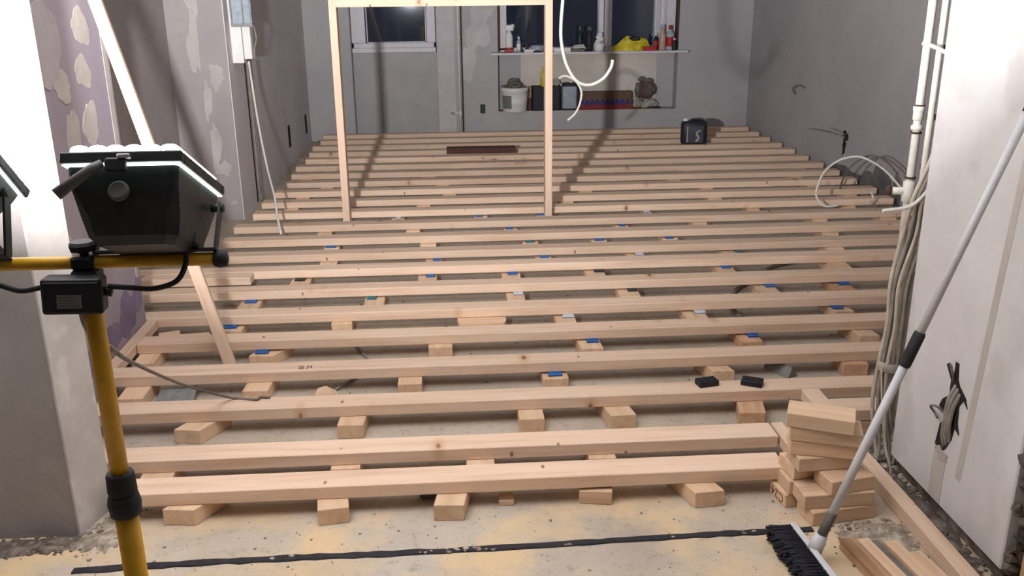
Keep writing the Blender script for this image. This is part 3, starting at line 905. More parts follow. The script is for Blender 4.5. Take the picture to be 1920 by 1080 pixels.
# split offcuts at the bottom right
for k, (x, y, a, L, wd, hh, m, lab) in enumerate((
        (1.078, 1.985, 104, .30, .040, .034, 'old_wood', 'split brown lath nearest the broom among the bottom right offcuts'),
        (1.124, 1.985, 101, .30, .036, .030, 'pine_block', 'pale lath second from the broom among the bottom right offcuts'),
        (1.156, 1.975, 100, .31, .018, .026, 'cable_dusty', 'grey weathered lath amid the bottom right offcuts'),
        (1.191, 1.960, 99, .30, .040, .036, 'pine_block', 'wide pale lath with square end among the bottom right offcuts'),
        (1.238, 1.920, 98, .29, .036, .030, 'pine_block', 'short lath touching the long floor timber at the bottom right'))):
    lone('lath_offcut', lab, 'wood offcut', L, wd, hh, (x, y, 0), (0, 0, R(98)), m, 'laths lying at the bottom right')

# black rubber pads on the third joist
def pad(x, y, yaw, lab):
    bm = BM()
    box(bm, -.038, .038, -.023, .023, 0, .022, .002)
    e = tag(empty('rubber_pad', (x, y, JZ + JH), (0, 0, R(yaw))), lab, 'rubber pad', 'black rubber pads on the third joist')
    obj('body', bm, 'black_plastic', e)
    for sx in (-.022, 0, .022):
        for sy in (-.009, .009):
            obj('stud_dot', lathe(BM(), [(.0062, .0215), (.0062, .0245), (.005, .0255)], 10, (sx, sy, 0)), 'black_rubber', e)
pad(.905, 3.035, 12, 'small black studded rubber pad on the third joist, left of two')
pad(1.070, 3.022, -28, 'small black studded rubber pad on the third joist, right of two')

# ------------------------------------------------------------------ work light on the yellow stand
PXX, PYY = -.489, 1.2
wl = tag(empty('work_light', (PXX, PYY, 0)), 'yellow telescopic stand carrying two black halogen floodlights', 'work light')
def sub(name, bm, m, parent=wl, loc=(0, 0, 0), rot=(0, 0, 0)):
    return obj(name, bm, m, parent, loc, rot)
sub('upper_pole', tube(BM(), [(0, 0, .80), (0, 0, 1.16)], .0125, 20), 'yellow_paint')
sub('lower_pole', tube(BM(), [(0, 0, .10), (0, 0, .815)], .0165, 20), 'yellow_paint')
cl = sub('clamp_collar', lathe(BM(), [(.0165, .772), (.0215, .775), (.0235, .792), (.021, .806), (.0185, .808)], 20), 'black_rubber')
sub('collar_top', lathe(BM(), [(.0185, .808), (.0205, .812), (.0195, .838), (.0175, .842), (.0135, .842)], 20), 'black_rubber', cl)
for k in range(3):
    a = R(-90 + 120 * k)
    c, s = math.cos(a), math.sin(a)
    lg = sub('leg', tube(BM(), [(.02 * c, .02 * s, .42), (.42 * c, .42 * s, .02)], .0085, 12), 'yellow_paint')
    sub('rubber_foot', tube(BM(), [(.40 * c, .40 * s, .039), (.43 * c, .43 * s, .010)], .0105, 12), 'black_rubber', lg)
    sub('brace', tube(BM(), [(.02 * c, .02 * s, .16), (.26 * c, .26 * s, .18)], .006, 8), 'yellow_paint', lg)
sub('leg_collar', lathe(BM(), [(.017, .39), (.026, .392), (.026, .44), (.017, .442)], 20), 'black_rubber')
BZ = 1.155
bar = sub('crossbar', tube(BM(), [(-.335, 0, BZ), (.172, 0, BZ)], .0088, 16), 'yellow_paint')
sub('end_cap', lathe(BM(), [(.004, -.010), (.0105, -.008), (.0125, 0), (.0105, .008), (.004, .010)], 14), 'black_rubber', bar, (.176, 0, BZ), (0, R(90), 0))
sub('end_cap', lathe(BM(), [(.004, -.010), (.0105, -.008), (.0125, 0), (.0105, .008), (.004, .010)], 14), 'black_rubber', bar, (-.339, 0, BZ), (0, R(90), 0))
bm = BM()
box(bm, -.0165, .0165, -.0165, .0165, 1.122, 1.148, .004)
box(bm, -.014, .014, -.0165, .0165, 1.148, 1.166, .003)
cp = sub('bar_clamp', bm, 'black_plastic')
sub('clamp_knob', lathe(BM(), [(.006, 1.164), (.006, 1.170), (.017, 1.172), (.0185, 1.180), (.015, 1.184)], 8, smooth=False), 'black_plastic', cp)

def lamp_head(dx, power, yaw=0.0, tilt=24.3, hz=1.262, spread=170, bulb=0.0):
    """floodlight head: local z is the beam, local x runs along the bar"""
    W2, H2 = .068, .098
    hd = BM()
    prof = [(-.005, .96, .96), (-.030, .93, .90), (-.062, .87, .78), (-.084, .80, .66), (-.094, .66, .52)]
    rings = []
    def rr(z, kx, ky, cut=.2):
        x, y = W2 * kx, H2 * ky
        c = min(x, y) * cut
        return [(-x + c, -y, z), (x - c, -y, z), (x, -y + c, z), (x, y - c, z), (x - c, y, z), (-x + c, y, z), (-x, y - c, z), (-x, -y + c, z)]
    for z, kx, ky in prof:
        rings.append([hd.verts.new(p) for p in rr(z, kx, ky, .06 if z > -.05 else .22)])
    for i in range(len(rings) - 1):
        for k in range(8):
            hd.faces.new((rings[i][k], rings[i][(k + 1) % 8], rings[i + 1][(k + 1) % 8], rings[i + 1][k]))
    hd.faces.new(rings[0]); hd.faces.new(rings[-1][::-1])
    o = obj('lamp_head', hd, 'lamp_black', wl, (dx, .010, hz), (R(-tilt), 0, R(yaw)))
    # front frame: an open ring
    bm = BM()
    t = .011
    box(bm, -W2 - .004, W2 + .004, -H2 - .004, -H2 + t, -.0015, .012, .002)
    box(bm, -W2 - .004, W2 + .004, H2 - t, H2 + .004, -.0015, .012, .002)
    box(bm, -W2 - .004, -W2 + t, -H2 + t, H2 - t, -.0015, .012, .002)
    box(bm, W2 - t, W2 + .004, -H2 + t, H2 - t, -.0015, .012, .002)
    obj('front_frame', bm, 'lamp_black', o)
    obj('rim_leak', box(BM(), -W2 - .001, W2 + .001, -H2 - .0015, H2 + .0015, -.0042, -.0026), 'leak_glow', o)  # added glowing slab for the light leaking between frame and housing
    # fluted front glass
    bm = BM()
    n, fl = 48, 6
    rows = []
    for jy, ky, kz in ((-1, -H2 + .008, 0), (-.9, -H2 + .011, 1), (1, H2 - .011, 1), (1, H2 - .008, 0)):
        row = []
        for i in range(n + 1):
            u = i / n
            x = (-1 + 2 * u) * (W2 - .004)
            z = .0196 + .0036 * abs(math.sin(PI * fl * u)) ** .6
            row.append(bm.verts.new((x, ky, z if kz == 1 else .0122)))
        rows.append(row)
    for a, b in zip(rows, rows[1:]):
        for i in range(n):
            bm.faces.new((a[i], a[i + 1], b[i + 1], b[i]))
    for col_ in (0, n):
        ends = [r_[col_] for r_ in rows]
        bm.faces.new(ends)
    obj('front_glass', bm, 'lamp_glass', o)
    # yoke: flat arms from the pivots down to the crossbar
    tt = R(tilt)
    by, bz = -.010 * math.cos(tt) - (1.168 - hz) * math.sin(tt), -.010 * math.sin(tt) + (1.168 - hz) * math.cos(tt)
    bm = BM()
    for s in (-1, 1):
        p0_, p1_ = Vector((s * (W2 + .010), .052, -.030)), Vector((s * (W2 + .010), by, bz))
        d_ = (p1_ - p0_).normalized()
        n_ = Vector((0, -d_.z, d_.y)) * .0062
        for xo in (0,):
            q_ = [p0_ - d_ * .006 + n_, p0_ - d_ * .006 - n_, p1_ - n_, p1_ + n_]
            a_ = [bm.verts.new(v + Vector((-.0018, 0, 0))) for v in q_]
            b_ = [bm.verts.new(v + Vector((.0018, 0, 0))) for v in q_]
            bm.faces.new(a_); bm.faces.new(b_[::-1])
            for i in range(4):
                bm.faces.new((a_[i], b_[i], b_[(i + 1) % 4], a_[(i + 1) % 4]))
        tube(bm, [p0_ - Vector((s * .012, 0, 0)), p0_ + Vector((s * .005, 0, 0))], .0058, 10)
    box(bm, -W2 - .012, W2 + .012, by - .007, by + .007, bz - .002, bz + .002, .0006)
    obj('yoke', bm, 'lamp_black', o)
    obj('mount_foot', box(BM(), -.030, .058, by - .026, by + .022, bz + .003, bz + .024, .004), 'black_plastic', o)
    # handle and latch on the near side, round knob
    bm = BM()
    tube(bm, [(-.020, -H2 - .008, -.004), (-.030, -H2 - .014, -.012), (-.066, -H2 - .022, -.044)], .0058, 10, radii=[.005, .0058, .0075])
    obj('handle', bm, 'lamp_grey', o)
    bm = BM()
    box(bm, -.016, .008, -H2 - .012, -H2 - .002, -.014, .002, .002)
    obj('latch', bm, 'black_plastic', o)
    obj('steel_clip', box(BM(), -.001, .014, -H2 - .0135, -H2 - .004, .001, .006, .001), 'steel', o)
    k = obj('knob', lathe(BM(), [(.010, -.003), (.0125, -.002), (.0125, .002), (.010, .004)], 20), 'lamp_grey', o, (-.003, -H2 * .93 - .006, -.036), (R(80), 0, 0))
    # the halogen beam
    ld = bpy.data.lights.new('halogen_beam', 'AREA')
    ld.shape = 'RECTANGLE'; ld.size = .08; ld.size_y = .12
    ld.energy = power
    ld.spread = R(spread)
    ld.color = (.97, .97, 1.0)
    lo = bpy.data.objects.new('halogen_beam', ld)
    COL.objects.link(lo)
    lo.parent = o
    lo.location = (bulb, 0, .030)
    lo.rotation_euler = (R(180), 0, 0)
    return o
lamp_head(.093, LAMP_RIGHT_W)
lamp_head(-.168, LAMP_LEFT_W, -8.0, 50.0, 1.308, 136, -.035)

bm = BM()
box(bm, -.037, .037, -.017, .017, -.0235, .0235, .004, 2)
jb = obj('junction_box', bm, 'black_plastic', wl, (-.006, -.034, 1.122), (R(-4), R(3), R(6)))
obj('lid', box(BM(), -.034, .034, -.0195, -.0168, -.0205, .0205, .0015), 'black_plastic', jb)
lb = obj('sticker', box(BM(), -.017, .013, -.0203, -.0194, -.014, .004), 'sticker', jb)
bm = BM()
for k in range(4):
    box(bm, -.015, .009 - .004 * (k % 2), -.0206, -.0202, -.011 + k * .0038, -.0098 + k * .0038)
tag(obj('print', bm, 'lamp_grey', jb), kind='stuff')
obj('cable_gland', tube(BM(), [(.036, 0, .004), (.046, 0, .002)], .006, 10), 'black_plastic', jb)
def world_tube(name, pts, r, m, parent=wl, off=(PXX, PYY, 0), n=8, sub_=8):
    P = [Vector(p) - Vector(off) for p in pts]
    return obj(name, tube(BM(), smooth_path(P, sub_), r, n), m, parent)
world_tube('lamp_cable', [(-.354, 1.19, 1.171), (-.356, 1.185, 1.151), (-.367, 1.175, 1.133), (-.394, 1.168, 1.126), (-.423, 1.165, 1.129), (-.451, 1.165, 1.132)], .0036, 'black_rubber')
world_tube('lamp_cable', [(-.655, 1.20, 1.160), (-.640, 1.19, 1.140), (-.591, 1.175, 1.134), (-.562, 1.168, 1.128), (-.53, 1.165, 1.134)], .0036, 'black_rubber')
world_tube('mains_cable', [(-.497, 1.178, 1.102), (-.500, 1.19, 1.087), (-.512, 1.225, 1.056), (-.541, 1.32, 1.0), (-.593, 1.5, .916), (-.68, 1.8, .77), (-.793, 2.3, .521), (-.845, 2.65, .337), (-.846, 2.95, .17), (-.808, 3.055, .102), (-.726, 3.04, .1), (-.713, 3.056, .1), (-.678, 3.052, .1)], .0045, 'cable_dusty')

def cable(name, pts, r, m, label, cat='cable', group=None, n=8):
    P = [Vector(p) for p in pts]
    o = P[0].copy()
    c = obj(name, tube(BM(), smooth_path([p - o for p in P], 8), r, n), m, None, o)
    return tag(c, label, cat, group)
cable('hanging_conduit', [(0.498, 4.0, 2.497), (0.489, 4.0, 1.808), (0.483, 4.0, 1.495), (0.473, 4.0, 1.346), (0.475, 4.0, 1.259), (0.498, 4.0, 1.166), (0.542, 4.0, 1.099), (0.597, 4.0, 1.081), (0.654, 4.0, 1.105), (0.688, 4.0, 1.15), (0.696, 4.0, 1.185)], .0074, 'conduit_white', 'thick white conduit hanging from the ceiling and curling up beside the frame')
cable('hanging_cable', [(.648, 6.0, 2.497), (.645, 6.05, 1.6), (.650, 6.1, .95), (.675, 6.05, .905), (.739, 6.0, .932), (.808, 6.0, .894), (.844, 6.0, .829), (.834, 6.0, .751), (.804, 6.0, .69), (.755, 6.0, .646)], .007, 'cable_white', 'thinner white cable arching from behind the right frame post')
cable('wall_cable', [(-1.318, 6.30, 1.03), (-1.32, 6.35, .87), (-1.274, 6.2, .643), (-1.195, 5.95, .404), (-1.104, 5.65, .259), (-1.07, 5.5, .177), (-1.03, 5.355, .103)], .007, 'cable_white', 'slack white cable dropping from the wall cabinet to the joists')
cable('cable_loop', [(2.80, 5.3, .2), (2.763, 5.4, .267), (2.708, 5.5, .351), (2.662, 5.6, .397), (2.599, 5.7, .422), (2.5, 5.75, .394), (2.426, 5.8, .309), (2.387, 5.8, .203), (2.376, 5.77, .151), (2.408, 5.72, .1), (2.50, 5.705, .102)], .007, 'cable_white', 'pale cable coiled in a wide loop by the right wall')
cable('cable_end', [(2.757, 5.80, .166), (2.766, 5.785, .123), (2.716, 5.75, .102)], .007, 'cable_white', 'short upturned pale cable end on the joists by the right wall')
cable('thin_cable', [(2.78, 5.38, .25), (2.801, 5.6, .346), (2.808, 5.8, .385), (2.763, 5.9, .389), (2.705, 6.0, .315), (2.695, 6.1, .214), (2.717, 6.2, .105)], .0055, 'cable_dusty', 'thin dark cable arching behind the pale cable loop')
cable('floor_cable', [(1.32, 3.92, .012), (1.31, 3.99, .012), (1.325, 4.1, .012), (1.40, 4.308, .012), (1.479, 4.412, .012), (1.693, 4.672, .012), (1.831, 4.769, .012), (2.1, 4.9, .012)], .011, 'cable_dusty', 'dark cable snaking on the concrete under the middle joists')
cable('floor_cable', [(-.36, 2.98, .008), (-.45, 3.15, .008), (-.50, 3.26, .008), (-.42, 3.4, .008), (-.36, 3.52, .008), (-.44, 3.75, .008), (-.52, 3.95, .008), (-.47, 4.3, .008)], .006, 'cable_grey', 'thin grey cable lying on the concrete left of centre')

# heating pipes and the cable bundle by the partition end
pp = tag(empty('heating_pipe', (1.42, 2.735, 0)), 'thick white painted riser pipe with a coupling and tee', 'pipe')
sub('pipe_run', tube(BM(), [(0, 0, .0), (0, 0, CEIL - .003)], .0125, 14), 'pipe_paint', pp)
for z, hh, r_ in ((.835, .07, .019), (1.115, .022, .0175), (1.06, .018, .018), (1.09, .05, .0158)):
    sub('coupling', lathe(BM(), [(.0125, 0), (r_, .004), (r_, hh - .004), (.0125, hh)], 14, (0, 0, z)), 'pipe_paint', pp)
sub('tee_branch', tube(BM(), [(0, 0, .87), (-.05, .02, .87)], .012, 12), 'pipe_paint', pp)
sub('tee_cap', tube(BM(), [(-.046, .018, .87), (-.062, .024, .87)], .015, 6), 'rust', pp)
for z in (.91, 1.05, 1.132):
    sub('joint_line', lathe(BM(), [(.0125, 0), (.0165, .001), (.0165, .006), (.0125, .007)], 14, (0, 0, z)), 'rust', pp)
pp = tag(empty('heating_pipe', (1.424, 2.668, 0)), 'slimmer white riser pipe hard against the partition end', 'pipe')
sub('pipe_run', tube(BM(), [(0, 0, .0), (0, 0, CEIL - .003)], .0095, 12), 'pipe_paint', pp)
for z in (1.30, 1.10, .95):
    sub('pipe_clip', box(BM(), -.006, .016, -.006, .016, z, z + .018, .002), 'rust', pp)
rnd = random.Random(21)
lab = ['leftmost slack beige cable of the bundle at the partition end', 'second cable from the left in the bundle at the partition end', 'third cable from the left in the bundle at the partition end', 'middle cable of the bundle at the partition end', 'fifth cable from the left in the bundle at the partition end', 'sixth cable from the left in the bundle at the partition end', 'seventh cable from the left in the bundle at the partition end', 'rightmost beige cable of the bundle, nearest the white partition']
for k in range(8):
    t = k / 7
    xt, xm, xb, xe = 1.375 + .05 * t, 1.329 + .062 * t, 1.327 + .062 * t, 1.345 + .08 * t
    y0_ = 2.612 - .013 * (k % 3)
    j = lambda s: rnd.uniform(-s, s)
    pts = [(1.455 + .006 * k, y0_ + .01, CEIL - .003) if k in (2, 3, 5) else (1.45 + .006 * k, y0_, 1.12), (xt + .03, y0_, .97), (xt, y0_, .88), (xt - .018 + .02 * t + j(.006), y0_ - .004, .77), (xm + j(.005), y0_ - .012, .62), (xm + .006 + j(.008), y0_ - .01, .48), (xb + j(.003), y0_ - .006, .335), (xb + .004 + j(.008), y0_, .2), (xe + j(.01), y0_ - .005, .06), (xe + j(.02), y0_ - .03, .008)]
    cable('bundled_cable', pts, .0055 if k % 3 else .0068, ('cable_beige', 'cable_grey', 'cable_beige', 'cable_dusty', 'cable_beige', 'cable_grey', 'cable_beige', 'cable_beige')[k], lab[k], 'cable', 'cables bundled at the partition end')
bm = BM()
lathe(bm, [(.036, 0), (.040, .004), (.040, .026), (.036, .03)], 18, (0, 0, 0), sx=1.0, sy=.68)
tag(obj('tape_band', bm, 'tape', None, (1.358, 2.597, .322), (0, R(8), 0)), 'band of grey tape wound round the cable bundle', 'tape')
cable('cut_cable', [(1.268, 2.58, .848), (1.343, 2.582, .857), (1.385, 2.585, .885), (1.415, 2.585, .935), (1.45, 2.585, 1.05)], .006, 'cable_white', 'white cut cable end sticking out left from the pipes')
cable('cut_cable', [(1.365, 2.66, 1.325), (1.385, 2.648, 1.318), (1.41, 2.64, 1.307), (1.45, 2.62, 1.285)], .0065, 'cable_white', 'short white cable stub crossing the riser pipes high up')
cable('thin_wire', [(1.325, 2.58, .34), (1.335, 2.56, .2), (1.35, 2.54, .09), (1.362, 2.50, .006)], .003, 'cable_beige', 'single thin wire dropping from the taped bundle to the floor')

# pipe on the back wall beside the door
pp = tag(empty('radiator_pipe', (.092, BACK - .022, 0)), 'thin white pipe with a valve on the back wall right of the door', 'pipe')
sub('pipe_run', tube(BM(), [(0, 0, .0), (0, 0, CEIL - .003)], .010, 10), 'pipe_paint', pp)
sub('pipe_run', tube(BM(), [(.028, .008, .0), (.028, .008, CEIL - .003)], .008, 10), 'rust', pp)
vv = sub('valve', tube(BM(), [(0, 0, .26), (-.07, -.02, .26)], .013, 10), 'pipe_paint', pp)
sub('valve_cap', lathe(BM(), [(.016, -.008), (.02, -.004), (.02, .004), (.016, .008)], 12, (-.075, -.022, .262)), 'steel', vv)
sub('coupling', lathe(BM(), [(.011, 0), (.017, .006), (.017, .05), (.011, .056)], 12, (0, 0, .23)), 'pipe_paint', pp)
sub('coupling', lathe(BM(), [(.011, 0), (.016, .004), (.016, .03), (.011, .034)], 12, (.004, 0, .98)), 'pipe_paint', pp)

# cabinet high on the left wall
cb = tag(empty('wall_cabinet', (-1.415, 6.28, 1.0)), 'white cable trunking with a grey meter box on the left wall', 'cabinet')
sub('trunking', box(BM(), .0, .072, 0, .09, .02, 1.2, .003), 'white_plastic', cb, (-.0, 0, 0))
sub('trunking', box(BM(), .074, .125, .012, .09, .045, 1.2, .003), 'white_plastic', cb)
mb = sub('meter_box', box(BM(), .035, .16, -.075, -.002, .262, .85, .006), 'blue_can', cb)
bm = BM()
box(bm, .03, .165, -.085, -.074, .252, .272); box(bm, .03, .04, -.085, -.074, .27, .85); box(bm, .152, .165, -.085, -.074, .27, .85); box(bm, .105, .113, -.085, -.074, .27, .85)
sub('frame_edge', bm, 'grey_metal', mb)
cable('cabinet_wire', [(-1.255, 6.25, 1.258), (-1.245, 6.25, 1.18), (-1.265, 6.26, 1.11), (-1.27, 6.27, 1.05)], .004, 'cable_grey', 'thin grey wire hanging under the meter box')
for k, (y_, r_) in enumerate(((6.66, .007), (6.70, .008), (6.745, .007))):
    cable('chase_cable', [(-1.406, y_, 1.02), (-1.405, y_ + .01, .6), (-1.405, y_ - .01, .1), (-1.40, y_, .012)], r_, 'cable_grey', 'grey cable running down the chase under the cabinet, %s of three' % ('nearest', 'middle', 'furthest')[k], group='cables in the chase')

# ------------------------------------------------------------------ broom
br = tag(empty('broom', (.93, 2.05, 0)), 'white broom with black bristles leaning on the white partition', 'broom')
def bloc(p): return Vector(p) - Vector((.93, 2.05, 0))
hd = sub('head', box(BM(), -.008, .010, -.16, .145, .0, .052, .003), 'broom_white', br, (0, 0, 0), (0, R(6), R(4)))
rnd = random.Random(4)
bm = BM()
for i in range(34):
    for k in range(5):
        y_ = -.152 + i * .0088 + rnd.uniform(-.002, .002)
        z_ = .005 + k * .0095
        tube(bm, [(-.006, y_, z_), (-.040, y_ + rnd.uniform(-.003, .003), z_ * .98), (-.072 + rnd.uniform(-.005, .004), y_ + rnd.uniform(-.006, .006), max(.003, z_ * .95 + rnd.uniform(-.003, .003)))], .0048, 4)
tag(sub('bristles', bm, 'bristle', hd), kind='stuff')
p0, p1 = Vector((.945, 2.075, .045)), Vector((1.356, 2.068, 1.265))
dd = (p1 - p0)
sub('socket', tube(BM(), [bloc(p0 - dd * .012), bloc(p0 + dd * .035)], .016, 14, radii=[.022, .0165]), 'broom_white', br)
sub('lower_grip', tube(BM(), [bloc(p0 + dd * .030), bloc(p0 + dd * .088)], .0135, 16), 'grip_grey', br)
sub('lower_tube', tube(BM(), [bloc(p0 + dd * .06), bloc(p0 + dd * .47)], .0115, 16), 'broom_white', br)
sub('coupling_grip', tube(BM(), [bloc(p0 + dd * .432), bloc(p0 + dd * .438), bloc(p0 + dd * .500), bloc(p0 + dd * .506)], .015, 16, radii=[.0135, .0152, .0150, .0132]), 'black_rubber', br)
sub('upper_tube', tube(BM(), [bloc(p0 + dd * .49), bloc(p0 + dd * .985)], .0105, 16), 'broom_white', br)
sub('end_grip', tube(BM(), [bloc(p0 + dd * .95), bloc(p1)], .013, 16), 'black_rubber', br)

# ------------------------------------------------------------------ small things on the floor
bm = BM()
box(bm, -.07, .07, -.085, .085, 0, .012, .002)
o = tag(obj('steel_plate', bm, 'grey_metal', None, (-1.07, 3.23, .012), (R(10), R(-3), R(4))), 'dark grey square steel plate on the floor behind the third joist', 'plate')
bm = BM()
prism(bm, [(0, 0), (.055, 0), (.02, .045)], .13, (0, 0, 0), (1, 0, 0), (0, 0, 1), (0, 1, 0))
tag(obj('angle_piece', bm, 'grey_metal', None, (1.30, 3.265, 0), (0, 0, R(28))), 'grey triangular metal offcut behind the third joist', 'metal piece')
rnd = random.Random(17)
bm = BM()
lump(bm, (0, 0, .018), .026, rnd, 2, (1, .8, .8), .25)
tag(obj('mortar_lump', bm, 'rough_concrete', None, (-.108, 2.50, -.004)), 'dark mortar lump beside a block under the front joist', 'rubble lump')
bm = BM()
lump(bm, (0, 0, .008), .014, rnd, 1, (1.8, .7, .6), .25)
tag(obj('mortar_lump', bm, 'rag', None, (-.62, 2.86, 0)), 'pale mortar sliver behind the second joist', 'rubble lump')
bm = BM()
def strew(n, fx, fy, rmin, rmax, m, name, label, zs=.55):
    bm = BM()
    for i in range(n):
        r = rnd.uniform(rmin, rmax) * (0.6 + 0.8 * rnd.random() ** 2)
        lump(bm, (fx(), fy(), r * zs * .5), r, rnd, 1, (1, 1, zs), .3)
    tag(obj(name, bm, m), label, 'rubble', None, 'stuff')
g = rnd.gauss
u = rnd.uniform
strew(290, lambda: u(1.325, 1.40), lambda: u(1.88, 2.60), .003, .011, 'dirt', 'rubble', 'dark rubble along the foot of the white partition')
strew(300, lambda: u(1.10, 1.47), lambda: u(2.48, 2.76), .005, .016, 'crumb', 'rubble', 'grey rubble on the floor below the cable bundle')
strew(300, lambda: u(1.06, 1.27), lambda: u(2.08, 2.26), .002, .008, 'crumb', 'rubble', 'crumbled concrete between the offcut pile and the laths')
strew(60, lambda: u(1.0, 1.27), lambda: u(1.95, 2.24), .002, .007, 'dirt', 'rubble', 'dark crumbs around the bottom right laths')
strew(260, lambda: g(-1.03, .04), lambda: g(2.42, .07), .002, .009, 'crumb', 'rubble', 'pale plaster crumbs at the foot of the left jamb')
strew(320, lambda: u(-1.45, -1.05), lambda: g(2.325, .025), .002, .010, 'dirt', 'rubble', 'dark dirt along the foot of the left hall wall')
strew(150, lambda: u(-1.0, 1.0), lambda: u(2.05, 2.42), .0012, .0045, 'crumb', 'rubble', 'fine crumbs strewn on the concrete before the joists')
strew(160, lambda: u(-1.2, 2.2), lambda: u(2.75, 4.6), .0015, .0065, 'dirt', 'rubble', 'small dark crumbs on the concrete between the joists')
strew(150, lambda: 2.985 + u(-.05, .01), lambda: u(4.6, 9.3), .008, .024, 'rough_concrete', 'rubble', 'loose plaster along the foot of the right wall')
strew(50, lambda: u(-1.38, 1.0), lambda: 9.37 + u(-.03, .03), .008, .02, 'dirt', 'rubble', 'crumbs along the foot of the back wall')
strew(90, lambda: -1.36 + u(-.02, .03), lambda: u(5.3, 9.3), .004, .014, 'crumb', 'rubble', 'crumbs along the foot of the left wall')
strew(26, lambda: u(.25, .62), lambda: u(7.45, 7.75), .004, .012, 'rag', 'rubble_on_joists', 'pale plaster flakes on the joists before the dark plank')
bpy.data.objects[-1] if False else None
for o in bpy.data.objects:
    if o.name.startswith('rubble_on_joists'):
        o.location.z = JZ + JH

# canister near the back right
def rbox(w2, d2, hgt, rc, n=5):
    out = []
    for cx, cy, a0 in ((w2 - rc, d2 - rc, 0), (-w2 + rc, d2 - rc, 90), (-w2 + rc, -d2 + rc, 180), (w2 - rc, -d2 + rc, 270)):
        for k in range(n):
            a = R(a0 + 90 * k / (n - 1))
            out.append((cx + rc * math.cos(a), cy + rc * math.sin(a)))
    return out
def loft(bm, outline, levels):
    rings = []
    for z, s in levels:
        sx, sy = s if isinstance(s, tuple) else (s, s)
        rings.append([bm.verts.new((p[0] * sx, p[1] * sy, z)) for p in outline])
    k = len(outline)
    for a, b in zip(rings, rings[1:]):
        for i in range(k):
            f = bm.faces.new((a[i], a[(i + 1) % k], b[(i + 1) % k], b[i])); f.smooth = True
    bm.faces.new(rings[0][::-1]); bm.faces.new(rings[-1])
    return bm
cn = tag(empty('canister', (2.20, 8.27, JZ + JH), (0, 0, R(-6))), 'black plastic canister with grey label standing near the right back corner', 'canister')
sub('body', loft(BM(), rbox(.115, .065, 1, .03), [(0, .95), (.012, 1), (.165, 1), (.192, .93), (.205, .8)]), 'canister', cn)
bm = BM()
tube(bm, smooth_path([(-.035, 0, .195), (-.02, 0, .212), (.03, 0, .214), (.085, 0, .200)]), .012, 8)
sub('handle', bm, 'canister', cn)
sub('cap', lathe(BM(), [(.022, .198), (.024, .202), (.024, .224), (.020, .228)], 14, (-.078, 0, 0)), 'white_plastic', cn)
lb = sub('label_sheet', box(BM(), -.075, .075, -.0672, -.0645, .015, .165), 'canister_label', cn)
bm = BM()
prism(bm, [(.005, .02), (.028, .05), (.008, .075), (.012, .10), (.035, .12), (.055, .118), (.045, .105), (.03, .10), (.028, .082), (.045, .055), (.035, .025), (.015, .012)], .0008, (0, -.0672, .01), (1, 0, 0), (0, 0, 1), (0, -1, 0))
sub('print', bm, 'print_pale', lb)
sub('print', box(BM(), -.072, -.062, -.0682, -.067, .02, .16), 'print_pale', lb)

# ------------------------------------------------------------------ clutter on the window sill (top at z = .85)
SZ = .85
SY = BACK - .035
def bottle(name, label, cat, x, r, hgt, body, cap=None, band=None, neck=.4, y=SY, shoulder=.72):
    e = tag(empty(name, (x, y, SZ)), label, cat, 'things on the window sill')
    hb = hgt * (.86 if cap else 1.0)
    sub('body', lathe(BM(), [(r * .9, 0), (r, .006), (r, hb * shoulder), (r * .85, hb * (shoulder + .1)), (r * neck, hb * .93), (r * neck, hb)], 14), body, e)
    if cap:
        sub('cap', lathe(BM(), [(r * neck * 1.25, hb - .004), (r * neck * 1.25, hgt - .004), (r * neck, hgt)], 12), cap, e)
    if band:
        sub('label_band', lathe(BM(), [(r * 1.0, hb * .18), (r * 1.03, hb * .2), (r * 1.03, hb * .6), (r * 1.0, hb * .62)], 14), band, e)
    return e
e = bottle('spray_bottle', 'white spray bottle at the left end of the window sill', 'bottle', .592, .036, .21, 'white_plastic', None, None, .5)
bm = BM()
box(bm, -.035, .045, -.016, .016, .205, .262, .012, 2)
box(bm, .02, .05, -.010, .010, .235, .268, .004)
sub('trigger_head', bm, 'white_plastic', e)
sub('label_band', lathe(BM(), [(.0365, .02), (.0375, .022), (.0375, .045), (.0365, .047)], 14), 'red_label', e)
o = tag(obj('red_sponge', box(BM(), -.045, .03, -.03, .03, 0, .018, .005), 'red_label', None, (.585, SY - .055, SZ)), 'flat red-brown sponge before the white spray bottle', 'sponge', 'things on the window sill')
bottle('glue_bottle', 'small clear glue bottle right of the white spray bottle', 'bottle', .687, .022, .15, 'clear_plastic', 'white_plastic', 'white_plastic')
bm = BM()
for i in range(24):
    pass
e = tag(empty('tape_roll', (.735, SY + .01, SZ + .052), (R(90), 0, R(20))), 'dark tape roll standing upright on the window sill', 'tape roll', 'things on the window sill')
def ring(r0, r1, hh, n=24):
    bm = BM()
    v = [[bm.verts.new((r * math.cos(2 * PI * i / n), r * math.sin(2 * PI * i / n), z)) for i in range(n)] for r, z in ((r0, -hh), (r1, -hh), (r1, hh), (r0, hh))]
    for a in range(4):
        for i in range(n):
            bm.faces.new((v[a][i], v[a][(i + 1) % n], v[(a + 1) % 4][(i + 1) % n], v[(a + 1) % 4][i]))
    return bm
sub('tape', ring(.034, .051, .012), 'black_rubber', e)
sub('core', ring(.030, .034, .012), 'cardboard', e)
o = tag(obj('plastic_tray', lathe(BM(), [(.045, 0), (.055, .003), (.07, .06), (.073, .06), (.06, .004), (.0, .006)], 20), 'clear_plastic', None, (.875, SY + .02, SZ)), 'shallow clear plastic bowl on the sill left of the post', 'bowl', 'things on the window sill')
